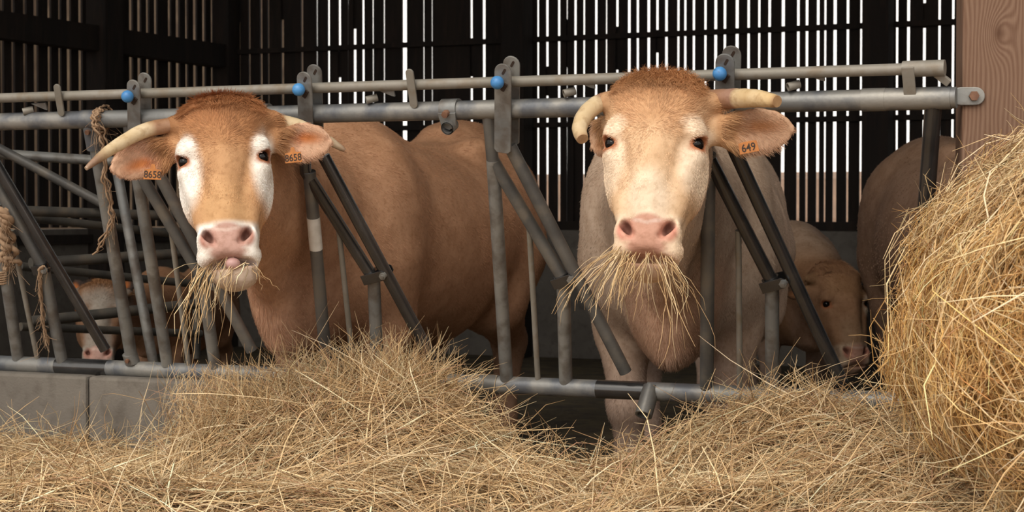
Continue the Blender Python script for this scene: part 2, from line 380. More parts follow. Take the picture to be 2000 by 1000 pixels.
def latch(par, px, pxb, ptop, pbot, w):
    t_, b_ = FP(px, ptop), FP(pxb, pbot); c = (t_ + b_) / 2; h = np.linalg.norm(t_ - b_); up = unit(t_ - b_); eu = unit(np.cross(up, FN)); eu = eu if eu @ U > 0 else -eu
    for s in (1, -1):
        mb = MB(); mb.prism(stadium(w, h, 12, True), c + FN * .034 * s, eu, up, FN, .007)
        pl = mb.build('latch_plate', M['galv'], par, .0015)
        if s == 1:
            k = MB(); kc = c + up * (h / 2 - .052) - eu * .008
            k.ball(kc + FN * .060, .0205, 24); kk = k.build('knob', M['bluepaint'], pl); kk['label'] = 'round blue plastic knob'
            t = MB(); t.box(kc + FN * .040 + eu * .014 - up * .020, unit(eu - up * .5), unit(up + eu * .5), FN, .012, .026, .010); t.build('knob_pin', M['ink'], pl)
        hole = MB(); hc = c + up * (h / 2 - .024) + eu * .004 + FN * (.034 * s + .0036)
        hole.prism(stadium(.008, .022, 6), hc, unit(eu - up * .5), unit(up + eu * .5), FN, .0012)
        hole.build('slot_shade', M['ink'], pl)  # raised dark piece painted in for the shade of an opening
def clamp(par, a, b, d):
    """strap round a bar at point a, bolted to the swinging arm at b"""
    mb = MB(); ax = unit(b - a); up = unit(np.cross(FN, ax)); w = .034; L_ = np.linalg.norm(b - a) + .028
    o = [(-.030, -w / 2), (L_ - .03, -w / 2), (L_ - .02, -w / 4), (L_ - .02, w / 4), (L_ - .03, w / 2), (-.030, w / 2)]
    for s in (1, -1): mb.prism(o, a + FN * .0265 * s, ax, up, FN, .005)
    mb.tube([a - up * w / 2, a + up * w / 2], .0268, 16)
    c = mb.build('pivot_clamp', M['black'], par, .001)
    q = MB(); q.tube([b + FN * .024, b + FN * .038], .0125, 6); q.tube([b + FN * .036, b + FN * .043], .007, 10); q.build('pivot_bolt', M['galv'], c)
def head_lock(par, A, Bt, C, D, arm, dm='black', am='galv', bm='galv'):
    if A:
        pts = [FP(*p) for p in A]
        k = len(pts)
        tube('bent_bar_upper', M[dm], par, pts[:k - 1], .0205) if k > 2 else None
        tube('bent_bar_lower', M[am], par, pts[-2:], .0215)
    if Bt: tube('upright_bar', M[bm], par, [FP(*p) for p in Bt], .0215)
    a = None
    if C:
        pts = [FP(C[0][0], C[0][1], .004), FP(C[1][0], C[1][1], .004)]
        a = tube('swinging_arm', M[arm], par, pts, .0205)
    if D: tube('thin_rod', M['rod'], par, [FP(*p) for p in D], .0095, 10)
    return a
# unit 1 (left cow's left side)
a = head_lock(main, [(250, 240), (268, 330), (396, 545), (420, 715)], [(262, 300), (327, 712)], [(305, 330), (492, 685)], [(334, 447), (369, 716)], 'darkgalv', 'darkgalv', 'galv', 'galv')
clamp(a, FP(396, 545), FP(424, 552), 0)
latch(main, 272, 274, 149, 285, .05)
# unit 2
a = head_lock(main, [(590, 240), (597, 335), (730, 545), (738, 740)], [(604, 335), (640, 740)], [(632, 305), (862, 735)], [(662, 450), (692, 735)], 'black', 'black', 'galv', 'darkgalv')
clamp(a, FP(729, 538), FP(756, 531), 0)
latch(main, 604, 609, 133, 287, .052)
# unit 3
a = head_lock(main, [(955, 225), (962, 312), (1100, 545), (1105, 750)], [(963, 312), (990, 750)], [(996, 285), (1222, 727)], [(1034, 450), (1051, 750)], 'darkgalv', 'darkgalv', 'galv', 'galv')
clamp(a, FP(1100, 545), FP(1122, 538), 0)
latch(main, 991, 990, 117, 290, .054)
# unit 4
a = head_lock(main, [(1372, 215), (1380, 300), (1508, 550), (1508, 765)], [(1384, 300), (1380, 762)], [(1426, 275), (1645, 748)], [(1442, 450), (1445, 762)], 'black', 'black', 'galv', 'darkgalv')
clamp(a, FP(1508, 552), FP(1535, 545), 0)
latch(main, 1423, 1420, 97, 272, .056)
# unit 0, on the neighbouring panel
a = head_lock(left, [(-30, 320), (85, 522), (121, 705)], [(-10, 400), (35, 700)], [(-20, 300), (206, 683)], [(22, 450), (74, 705)], 'black', 'darkgalv', 'galv', 'galv')
clamp(a, FP(84, 522), FP(96, 521), 0)
# white paint mark on the upright in front of the left cow
tube('white_paint_mark', M['whitepaint'], main, [FP(612, 424), FP(617.5, 486)], .0223)
# tabs standing on the top rail, guides under the rod, tube stubs
def rail_tab(par, px, pt, pb):
    t_, b_ = FP(px - 4, pt), FP(px + 6, pb); c = (t_ + b_) / 2; h = np.linalg.norm(t_ - b_); up = unit(t_ - b_); eu = np.cross(up, FN)
    mb = MB(); mb.prism(stadium(.026, h), c + FN * .022, eu, up, FN, .007); mb.build('rod_guide', M['rod'], par, .001)
rail_tab(left, 122, 160, 222); rail_tab(main, 809, 130, 206)
def stub(par, px, py, r=.0125):
    c = FP(px, py); ax = unit(FN * .6 - U * .75)
    mb = MB(); n = 14
    pts = [c - ax * .018, c + ax * .018]
    mb.tube(pts, r, n, caps=False); mb.tube(list(reversed(pts)), r * .72, n, caps=False)
    x = unit(np.cross(ax, ZV)); y = np.cross(ax, x); ring = []
    for rr_ in (r, r * .72): ring += [pts[1] + (x * math.cos(t) + y * math.sin(t)) * rr_ for t in np.linspace(0, 2 * math.pi, n, endpoint=False)]
    mb.add(ring, [(i, (i + 1) % n, n + (i + 1) % n, n + i) for i in range(n)], False)
    mb.build('tube_stub', M['rod'], par)
stub(left, 55, 216); stub(main, 726, 193); stub(main, 1112, 180); stub(main, 1550, 167)
def wedge(par, px, py, w=.05):
    c = FP(px, py); mb = MB(); mb.prism([(-w * .9, .010), (w * .3, .012), (w * .3, -.014), (w * .1, -.012)], c, U, -FS, FN, .006); mb.build('rod_catch', M['galv'], par)
wedge(left, 84, 207); wedge(main, 762, 180); wedge(main, 1152, 164); wedge(main, 1600, 149)
# collar clips round the top rail
def collar(px, py):
    c = FP(px, py); mb = MB(); mb.tube([c - U * .028, c + U * .028], RR * 1.1, 20)
    mb.prism([(-.03, 0), (.03, .0), (.025, -.04), (.0, -.055), (-.025, -.045)], c + FN * .034 - ZV * .0, U, -FS, FN, .006)
    cl = mb.build('rail_collar', M['galv'], main, .001)
    b = MB(); b.tube([c + FN * .03, c + FN * .052], .011, 6); b.build('bolt', M['rust'], cl)
    t = MB(); cc = c + FN * .03 + FS * .045; t.tube([cc - FN * .02, cc + FN * .02], .021, 16, caps=False); t.tube([cc + FN * .02, cc - FN * .02], .017, 16, caps=False); t.build('collar_loop', M['galv'], cl)
collar(881, 213); collar(512, 222)
# short open pipe end under the lower rail
c = FP(1272, 757); d = unit(FN * .8 + FS * .5 - U * .05); mb = MB()
mb.tube([c, c + d * .10], .028, 18, caps=False); mb.tube([c + d * .10, c], .021, 18, caps=False)
x = unit(np.cross(d, ZV)); y = np.cross(d, x); ring = []
for rr_ in (.028, .021): ring += [c + d * .10 + (x * math.cos(t) + y * math.sin(t)) * rr_ for t in np.linspace(0, 2 * math.pi, 18, endpoint=False)]
mb.add(ring, [(i, (i + 1) % 18, 18 + (i + 1) % 18, 18 + i) for i in range(18)], False)
mb.build('pipe_end', M['darkgalv'], main)

# ------------------------------------------------------------------ concrete blocks under the barrier on the left
zt = float(FP(150, 712)[2]) - RR - .004
def block(px0, px1, label):
    k0 = FP(px0, 735); k1 = FP(px1, 735); s0 = np.dot(k0 - FB, U); s1 = np.dot(k1 - FB, U)
    o = FB * [1, 1, 0] + U * ((s0 + s1) / 2) + NB * .05
    mb = MB(); mb.box(o + ZV * (zt / 2), U, NB, ZV, s1 - s0, .26, zt)
    return props(mb.build('concrete_block', M['concrete'], None, .012), label, 'concrete block', 'concrete kerb blocks under the barrier')
block(-420, 199, 'grey concrete kerb block left of the dark joint, under the end of the feed barrier')
block(203, 640, 'grey concrete kerb block right of the dark joint, running in behind the hay')

# ------------------------------------------------------------------ animals: one continuous body grown from a smooth distance field
def rotm(yaw=0, roll=0, pitch=0):
    return np.array(Matrix.Rotation(R(yaw), 3, 'Z') @ Matrix.Rotation(R(roll), 3, 'Y') @ Matrix.Rotation(R(pitch), 3, 'X'))
class Frame:
    def __init__(s, t, Rm, sc=1.0): s.t = np.asarray(t, float); s.R = Rm; s.s = sc
    def w(s, p): return s.t + (np.asarray(p, float) * s.s) @ s.R.T
    def l(s, p): return ((np.asarray(p, float) - s.t) @ s.R) / s.s
    def d(s, v): return np.asarray(v, float) @ s.R.T
class Field:
    def __init__(s, xs, ys, zs):
        s.ax = [np.asarray(a, np.float32) for a in (xs, ys, zs)]
        s.G = np.full([len(a) for a in s.ax], .5, np.float32)
    def put(s, fn, pts, pad, k, sub=False):
        pts = np.asarray(pts, float); lo = pts.min(0) - pad - k - .02; hi = pts.max(0) + pad + k + .02
        sl = [slice(int(np.searchsorted(a, l)), int(np.searchsorted(a, h, 'right'))) for a, l, h in zip(s.ax, lo, hi)]
        X, Y, Z = [a[q] for a, q in zip(s.ax, sl)]
        if min(len(X), len(Y), len(Z)) == 0: return
        d = fn(X[:, None, None], Y[None, :, None], Z[None, None, :]).astype(np.float32)
        g = s.G[tuple(sl)]
        if sub:
            e = -d; h = np.maximum(k - np.abs(g - e), 0) / k; s.G[tuple(sl)] = np.maximum(g, e) + h * h * k * .25
        else:
            h = np.maximum(k - np.abs(g - d), 0) / k; s.G[tuple(sl)] = np.minimum(g, d) - h * h * k * .25
    def cone(s, a, b, ra, rb, k, sub=False):
        a = np.asarray(a, float); b = np.asarray(b, float); ab = b - a; L2 = float(ab @ ab) + 1e-9
        def fn(X, Y, Z):
            t = np.clip(((X - a[0]) * ab[0] + (Y - a[1]) * ab[1] + (Z - a[2]) * ab[2]) / L2, 0, 1)
            return np.sqrt((X - a[0] - t * ab[0]) ** 2 + (Y - a[1] - t * ab[1]) ** 2 + (Z - a[2] - t * ab[2]) ** 2) - (ra + (rb - ra) * t)
        s.put(fn, [a, b], max(ra, rb), k, sub)
    def chain(s, fr, pts, rad, k):
        W = [fr.w(p) for p in pts]
        for i in range(len(W) - 1): s.cone(W[i], W[i + 1], rad[i] * fr.s, rad[i + 1] * fr.s, k * fr.s)
    def ell(s, fr, c, r, k, sub=False, rot=None):
        r = np.asarray(r, float) * fr.s; C = fr.w(c); Rm = fr.R if rot is None else fr.R @ rot
        def fn(X, Y, Z):
            x, y, z = X - C[0], Y - C[1], Z - C[2]
            l = [(x * Rm[0, i] + y * Rm[1, i] + z * Rm[2, i]) / r[i] for i in range(3)]
            k0 = np.sqrt(l[0] ** 2 + l[1] ** 2 + l[2] ** 2)
            k1 = np.sqrt((l[0] / r[0]) ** 2 + (l[1] / r[1]) ** 2 + (l[2] / r[2]) ** 2) + 1e-6
            return k0 * (k0 - 1) / k1
        s.put(fn, [C], r.max(), k * fr.s, sub)
    def loft(s, fr, axis, tab, k, n=2.0, sub=False):
        """tab rows: t along axis, centre u, centre v, radius u, radius v (u, v the two other axes in order)"""
        tab = np.asarray(sorted(tab), float); iu, iv = [i for i in range(3) if i != axis]
        corners = []
        for r_ in tab:
            for a in (-1, 1):
                for b in (-1, 1):
                    p = [0, 0, 0]; p[axis] = r_[0]; p[iu] = r_[1] + a * r_[3]; p[iv] = r_[2] + b * r_[4]; corners.append(fr.w(p))
        T = np.linspace(tab[0, 0], tab[-1, 0], 257); C = []
        for c in range(1, 5):
            y = np.interp(T, tab[:, 0], tab[:, c]); w = max(3, int(257 * .05)) | 1
            ker = np.hanning(w + 2)[1:-1]; ker /= ker.sum(); C.append(np.convolve(np.pad(y, w // 2, 'edge'), ker, 'valid'))
        t0, t1 = tab[0, 0], tab[-1, 0]
        def fn(X, Y, Z):
            x, y, z = X - fr.t[0], Y - fr.t[1], Z - fr.t[2]
            l = [(x * fr.R[0, i] + y * fr.R[1, i] + z * fr.R[2, i]) / fr.s for i in range(3)]
            q = (np.clip((l[axis] - t0) / (t1 - t0), 0, 1) * 256); i0 = np.minimum(q.astype(np.int32), 255); f = q - i0
            cu, cv, ru, rv = [c_[i0] * (1 - f) + c_[i0 + 1] * f for c_ in C]
            e = (np.abs((l[iu] - cu) / ru) ** n + np.abs((l[iv] - cv) / rv) ** n) ** (1 / n)
            d = (e - 1) * np.minimum(ru, rv)
            o = np.maximum(np.maximum(t0 - l[axis], l[axis] - t1), 0)
            d = np.where(o > 0, np.sqrt(np.maximum(d, 0) ** 2 + o ** 2), d)
            return d * fr.s
        s.put(fn, corners, .0, k * fr.s, sub)
    def surface(s):
        G = s.G; S = G < 0; nx, ny, nz = G.shape
        cnt = np.zeros((nx - 1, ny - 1, nz - 1), np.int8)
        cs = [(a, b, c) for a in (0, 1) for b in (0, 1) for c in (0, 1)]
        for a, b, c in cs: cnt += S[a:nx - 1 + a, b:ny - 1 + b, c:nz - 1 + c]
        act = (cnt > 0) & (cnt < 8); I = np.argwhere(act); vid = np.full(act.shape, -1, np.int32); vid[act] = np.arange(len(I))
        pos = np.zeros((len(I), 3)); num = np.zeros(len(I))
        ed = [(p, q) for i, p in enumerate(cs) for q in cs[i + 1:] if sum(abs(u - v) for u, v in zip(p, q)) == 1]
        for p, q in ed:
            ia = I + p; ib = I + q; va = G[tuple(ia.T)]; vb = G[tuple(ib.T)]; m = (va < 0) != (vb < 0)
            t = np.where(m, va / np.where(m, va - vb, 1), 0)[:, None]
            pa = np.stack([s.ax[d][ia[:, d]] for d in range(3)], 1); pb = np.stack([s.ax[d][ib[:, d]] for d in range(3)], 1)
            pos += np.where(m[:, None], pa + (pb - pa) * t, 0); num += m
        pos /= num[:, None]; Q = []
        for d, (e, f) in enumerate(((1, 2), (2, 0), (0, 1))):
            lo = [slice(None)] * 3; hi = [slice(None)] * 3; lo[d] = slice(0, -1); hi[d] = slice(1, None)
            A = S[tuple(lo)]; B = S[tuple(hi)]; E = np.argwhere(A != B)
            ok = (E[:, e] > 0) & (E[:, f] > 0) & (E[:, e] < G.shape[e] - 1) & (E[:, f] < G.shape[f] - 1); E = E[ok]
            ins = A[tuple(E.T)]
            def cell(de, df):
                c = E.copy(); c[:, e] += de; c[:, f] += df; return vid[tuple(c.T)]
            q = np.stack([cell(-1, -1), cell(0, -1), cell(0, 0), cell(-1, 0)], 1)
            q[~ins] = q[~ins][:, ::-1]; Q.append(q)
        Q = np.concatenate(Q); return pos, Q[(Q >= 0).all(1)]
def axis_grid(lo, hi, flo, fhi, fine, coarse):
    out = []; x = lo
    while x < hi:
        out.append(x); d = max(flo - x, x - fhi, 0); x += min(coarse, fine + d * .12)
    return np.array(out)
def vnormals(V, Q):
    n = np.cross(V[Q[:, 2]] - V[Q[:, 0]], V[Q[:, 3]] - V[Q[:, 1]]); N = np.zeros_like(V)
    for i in range(4): np.add.at(N, Q[:, i], n)
    return N / (np.linalg.norm(N, axis=1, keepdims=True) + 1e-12)
def sstep(a, b, x): t = np.clip((x - a) / (b - a), 0, 1); return t * t * (3 - 2 * t)
def blob(x, z, cx, cz, rx, rz, soft=.5): return 1 - sstep(1 - soft, 1 + soft, np.sqrt(((x - cx) / rx) ** 2 + ((z - cz) / rz) ** 2))
def vnoise(p, f, seed=0):
    r = np.random.default_rng(seed); o = np.zeros(len(p))
    for i in range(5):
        k = r.normal(size=3) * f; o += np.sin(p @ k + r.uniform(0, 6.28))
    return o / 5
def mixc(c, d, w): return c * (1 - w[:, None]) + np.asarray(d)[None, :] * w[:, None]

def ear_frame(hf, base, tip, face):
    """x from base to tip, y away from the open side, z the ear's height"""
    b = hf.w(base); t = hf.w(tip); x = unit(t - b); y = -np.asarray(face, float); y = unit(y - x * (y @ x)); z = np.cross(x, y)
    return Frame(b, np.stack([x, y, z], 1), hf.s), np.linalg.norm(t - b) / hf.s

def strands(name, pts, rad, col, mat_, parent):
    """pts (n,k,3) as hair curves"""
    n, k = pts.shape[:2]
    h = bpy.data.hair_curves.new(name); h.add_curves([k] * n)
    h.attributes['position'].data.foreach_set('vector', pts.astype(np.float32).ravel())
    ra = h.attributes.get('radius') or h.attributes.new('radius', 'FLOAT', 'POINT')
    ra.data.foreach_set('value', np.broadcast_to(rad, (n, k)).astype(np.float32).ravel())
    c = np.ones((n, 4), np.float32); c[:, :3] = col
    a = h.attributes.new('tint', 'FLOAT_COLOR', 'CURVE'); a.data.foreach_set('color', c.ravel())
    return link(name, h, mat_, parent)

def make_cow(name, label, cat, group, hf, bf, spec):
    """hf: head frame (x image right when facing the viewer, y back, z up the face), bf: body frame (y towards the tail)"""
    sp = dict(coarse=.024, fine=.005, fur=90000, ears=None, jaw_open=0.0); sp.update(spec)
    sc = hf.s
    root = empty(name, (bf.t[0], bf.t[1], 0), label, cat, group)
    allp = [bf.w(p) for p in ((-.5, -.85, 0), (.5, 1.75, 1.5), (-.5, 1.75, 0), (.5, -.85, 1.5))] + [hf.w(p) for p in ((-.42, -.2, -.5), (.42, .3, .4), (.42, -.2, .4), (-.42, .3, -.5))]
    lo = np.min(allp, 0) - .03; hi = np.max(allp, 0) + .03; lo[2] = -.01
    hp = np.array([hf.w(p) for p in ((-.34, -.16, -.42), (.34, .14, .25), (.34, -.16, -.42), (-.34, .14, .25))])
    flo, fhi = hp.min(0), hp.max(0)
    G = Field(*[axis_grid(lo[i], hi[i], flo[i], fhi[i], sp['fine'], sp['coarse']) for i in range(3)])
    B = lambda *a: a
    # trunk
    G.loft(bf, 1, [(-.62, 0, .80, .07, .14), (-.5, 0, .84, .13, .24), (-.35, 0, .90, .20, .34), (-.15, 0, .935, .265, .405), (.05, 0, .945, .315, .42), (.3, 0, .915, .365, .405), (.6, 0, .875, .392, .410),
        (.85, 0, .93, .385, .395), (1.1, 0, 1.02, .33, .38), (1.28, 0, 1.05, .275, .325), (1.4, 0, 1.06, .21, .27), (1.47, 0, 1.06, .10, .15)], .06, 2.05)
    G.ell(bf, (0, -.42, .72), (.11, .2, .2), .1); G.cone(bf.w((0, -.52, .86)), bf.w((0, -.55, .575)), .10 * bf.s, .030 * bf.s, .07 * bf.s)                              # brisket
    G.ell(bf, (0, -.05, 1.28), (.12, .3, .09), .1)                            # withers
    G.ell(bf, (0, 1.08, 1.36), (.12, .16, .05), .08)
    for s in (-1, 1):
        G.ell(bf, (.2 * s, -.12, .95), (.13, .2, .3), .1)                     # shoulder
        G.ell(bf, (.22 * s, 1.12, .92), (.16, .26, .33), .12)                 # thigh
        G.ell(bf, (.20 * s, .82, 1.28), (.07, .08, .06), .07)                 # hip bones
        G.chain(bf, [(.20 * s, -.12, .85), (.19 * s, -.06, .62), (.17 * s, -.10, .36), (.165 * s, -.06, .14), (.165 * s, -.09, .0)], [.13, .095, .06, .048, .065], .05)
        G.ell(bf, (.17 * s, -.10, .36), (.062, .066, .075), .04)
        G.chain(bf, [(.22 * s, 1.05, .85), (.23 * s, .93, .66), (.19 * s, 1.26, .47), (.19 * s, 1.18, .14), (.19 * s, 1.14, .0)], [.2, .14, .068, .05, .065], .06)
    G.chain(bf, [(0, 1.3, 1.36), (0, 1.46, 1.26), (0, 1.53, .95), (0, 1.52, .55)], [.06, .045, .028, .03], .05)
    G.ell(bf, (0, 1.28, 1.35), (.08, .14, .05), .06)
    # neck
    hw = lambda *p: hf.w(p)
    nb = sp.get('neck', [(0, -.38, 1.06), (0, -.12, 1.08)])
    G.cone(hw(0, .10, .06), bf.w(nb[0]), .125 * sc, .20 * bf.s, .08 * sc)
    G.cone(bf.w(nb[0]), bf.w(nb[1]), .20 * bf.s, .28 * bf.s, .1 * sc)
    G.cone(hw(0, .08, -.10), bf.w((0, -.46, .90)), .085 * sc, .15 * bf.s, .1 * sc)   # throat and dewlap
    G.cone(hw(0, .12, -.16), bf.w((0, -.56, .74)), .025 * sc, .075 * bf.s, .06 * sc)
    # skull
    wj = sp.get('width', 1.0)
    G.loft(hf, 2, [(-.345, 0, .0, .066, .052), (-.325, 0, -.012, .078, .068), (-.29, 0, -.012, .084, .077), (-.25, 0, -.006, .086, .083), (-.21, 0, .004, .095 * wj, .094), (-.16, 0, .012, .108 * wj, .106), (-.09, 0, .022, .122 * wj, .118),
        (-.03, 0, .026, .128 * wj, .124), (.03, 0, .026, .129 * wj, .124), (.08, 0, .028, .131 * wj, .118), (.13, 0, .032, .131 * wj, .110), (.165, 0, .042, .127 * wj, .096), (.192, 0, .050, .112, .074), (.212, 0, .055, .075, .04)], .02, 2.5)
    G.ell(hf, (0, .045, .18), (.105, .055, .052), .04)                         # poll
    for s in (-1, 1):
        G.ell(hf, (.085 * s, .055, -.07), (.055, .085, .12), .04)               # cheek
        G.ell(hf, (.116 * s, -.035, .012), (.028, .042, .036), .03)             # brow
        G.ell(hf, (.112 * s, -.02, -.045), (.026, .036, .02), .025)             # below the eye
        G.cone(hw(.10 * s, .03, .135), hw(.155 * s, .025, .14), .034 * sc, .026 * sc, .035 * sc)   # horn root
        G.cone(hw(.098 * s, -.085, -.03), hw(.058 * s, -.105, -.15), .020 * sc, .012 * sc, .03 * sc, True)   # hollow in front of the eye
        G.cone(hw(.09 * s, -.03, -.06), hw(.066 * s, -.045, -.22), .032 * sc, .024 * sc, .03 * sc)            # ridge of the cheek
    G.cone(hw(0, -.085, -.02), hw(0, -.078, -.23), .030 * sc, .028 * sc, .05 * sc)                           # bridge of the nose
    jo = sp['jaw_open']; jx = sp.get('jaw_shift', 0.0)
    G.chain(hf, [(0, .09, -.12), (jx * .5, .055, -.24), (jx, .012, -.335 - jo)], [.075, .06, .047], .05)
    G.ell(hf, (jx, .0, -.352 - jo), (.066, .046, .034), .03)                     # chin
    G.ell(hf, (jx, -.022, -.336 - jo), (.058, .028, .016), .018)                 # lower lip
    for s in (-1, 1):
        G.ell(hf, (.059 * s, -.04, -.325), (.036, .040, .030), .03)              # lips at the sides
        G.ell(hf, (.067 * s, -.066, -.278), (.024, .024, .034), .02)             # nostril wings
    G.ell(hf, (0, -.078, -.285), (.05, .018, .04), .03)                          # nose pad
    if jo > .005:
        G.ell(hf, (jx * .5, -.035, -.348), (.07, .05, .010 + jo * .15), .015, True)
    else:
        G.ell(hf, (0, -.05, -.348), (.062, .035, .004), .012, True)
    c_, s_ = math.cos(R(28)), math.sin(R(28))
    for s in (-1, 1):
        rr = np.array(Matrix.Rotation(R(38) * s, 3, 'Y'))
        G.ell(hf, (.058 * s, -.090, -.270), (.0135, .036, .028), .010, True, rr)
        G.ell(hf, (.040 * s, -.098, -.296), (.011, .018, .008), .010, True)
        G.ell(hf, (.129 * s, -.049, -.012), (.022, .023, .0155), .006, True)     # eye socket
    # ears
    EF = []
    for (base, tip, face, hgt) in sp['ears']:
        ef, L_ = ear_frame(hf, base, tip, face); EF.append((ef, L_))
        G.loft(ef, 0, [(-.03, 0, 0, .035, .035), (.02, 0, 0, .030, .040), (L_ * .3, .0, 0, .026, hgt * .82), (L_ * .6, .0, 0, .021, hgt), (L_ * .82, 0, 0, .016, hgt * .82), (L_ * .95, 0, 0, .012, hgt * .5), (L_ * 1.02, 0, 0, .007, hgt * .12)], .025)
        G.loft(ef, 0, [(.045, -.028, 0, .018, .02), (L_ * .3, -.026, 0, .026, hgt * .62), (L_ * .6, -.024, 0, .022, hgt * .8), (L_ * .85, -.018, 0, .014, hgt * .58), (L_ * .96, -.012, 0, .008, hgt * .2)], .012, 2.0, True)
    V, Q = G.surface()
    # drop stray islands never reached by the big surface: none are expected
    N = vnormals(V, Q)
    col, skin, flen, fdir = spec['paint'](V, N, hf, bf, EF)
    body = mesh_np('body', V, Q, M['hide'], root, True, col)
    # eyes, hooves
    for s in (-1, 1):
        e = MB(); c = hf.w((.1165 * s, -.0385, -.012)); e.ball(c, .0205 * sc, 20)
        eo = e.build('eye', M['eye'], root)
        for dz, rx_, rz_ in ((.0145, .021, .006), (-.0150, .020, .005)):
            pass
    for s in (-1, 1):
        for y0, x0 in ((-.115, .165), (1.115, .19)):
            h = MB(); c = bf.w((x0 * s, y0, .0)); h.tube([c + ZV * .004, c + ZV * .05 * bf.s, c + ZV * .085 * bf.s], [.07 * bf.s, .062 * bf.s, .05 * bf.s], 14); h.build('hoof', M['hoof'], root)
    for pts, rad, cols in sp.get('horns', []):
        W = np.array([hf.w(p) for p in pts]); k = 22; T = np.linspace(0, len(W) - 1, k)
        def cr(a):
            out = []
            for t in T:
                i = min(int(t), len(a) - 2); f = t - i; p0 = a[max(i - 1, 0)]; p1 = a[i]; p2 = a[i + 1]; p3 = a[min(i + 2, len(a) - 1)]
                out.append(.5 * (2 * p1 + (p2 - p0) * f + (2 * p0 - 5 * p1 + 4 * p2 - p3) * f * f + (3 * p1 - p0 - 3 * p2 + p3) * f ** 3))
            return np.array(out)
        Pw = cr(W); rd = np.interp(T, range(len(W)), rad); n = 20
        mb = MB(); mb.tube(list(Pw), [r_ * sc * (1 + .02 * math.sin(i * 2.1)) for i, r_ in enumerate(rd)], n)
        ho = mb.build('horn', M['horn'], root)
        cc = np.array([[np.interp(t / (len(W) - 1), [c0 for c0, _ in cols], [cv[j] for _, cv in cols]) for j in range(3)] for t in T])
        cv = np.ones((len(ho.data.vertices), 4), np.float32); cv[:k * n, :3] = np.repeat(cc, n, 0); cv[k * n:k * n + n, :3] = cc[0]; cv[k * n + n:, :3] = cc[-1]
        a = ho.data.attributes.new('tint', 'FLOAT_COLOR', 'POINT'); a.data.foreach_set('color', cv.ravel())
    # hair: short coat lying along the body, longer on poll, ears and dewlap
    if sp['fur']:
        T = np.concatenate([Q[:, [0, 1, 2]], Q[:, [0, 2, 3]]]); ar = np.linalg.norm(np.cross(V[T[:, 1]] - V[T[:, 0]], V[T[:, 2]] - V[T[:, 0]]), axis=1)
        vis = np.einsum('ij,ij->i', N, (EYE - V) / np.linalg.norm(EYE - V, axis=1, keepdims=True))
        hd = np.linalg.norm(hf.l(V), axis=1)
        wgt = (1 - skin) * np.where(vis > -.35, 1, .06) * (1 + 4.0 * (hd < .36)); wt = ar * wgt[T].mean(1)
        cdf = np.cumsum(wt); n = sp['fur']; t = np.searchsorted(cdf, RNG.uniform(0, cdf[-1], n)); t = np.minimum(t, len(T) - 1)
        b = RNG.dirichlet((1, 1, 1), n); tri = T[t]
        it = lambda A: (A[tri] * b[..., None]).sum(1) if A.ndim == 2 else (A[tri] * b).sum(1)
        p, nn, L_, fd, cc = it(V), it(N), it(flen), it(fdir), it(col)
        nn /= np.linalg.norm(nn, axis=1, keepdims=True) + 1e-9
        fd = fd - nn * np.einsum('ij,ij->i', fd, nn)[:, None]; fd /= np.linalg.norm(fd, axis=1, keepdims=True) + 1e-6
        cl = np.stack([vnoise(p, 38 / sc, 1), vnoise(p, 38 / sc, 2), vnoise(p, 38 / sc, 3)], 1)        # clumps
        jit = RNG.normal(size=(n, 3))
        d = fd * .95 + nn * .24 + cl * .34 + jit * .12
        d /= np.linalg.norm(d, axis=1, keepdims=True); L_ = L_ * RNG.uniform(.6, 1.25, n)
        kk = 4; pts = np.zeros((n, kk, 3)); cur = p - nn * .0012; pts[:, 0] = cur
        hq = hf.l(p); curl = sp.get('curl', 0) * sstep(.016, .03, L_) * (hq[:, 2] > .09) * (np.abs(hq[:, 0]) < .13)
        for i in range(1, kk):
            step = d + (fd - nn * .12) * (i - 1) * .28 + (curl[:, None] * .55 + .10 * (L_ > .014 * sc)[:, None]) * RNG.normal(size=(n, 3))
            step /= np.linalg.norm(step, axis=1, keepdims=True); cur = cur + step * (L_ / (kk - 1))[:, None]; pts[:, i] = cur
        rad = np.array([.00047, .00045, .00036, .0001]) * sc * (sp.get('thick', 1.0))
        shade = 1 + .20 * cl[:, :1] + RNG.normal(size=(n, 1)) * .13
        strands('fur', pts, rad[None], np.clip(cc * shade, 0, 1), M['fur'], root)
    return root, EF

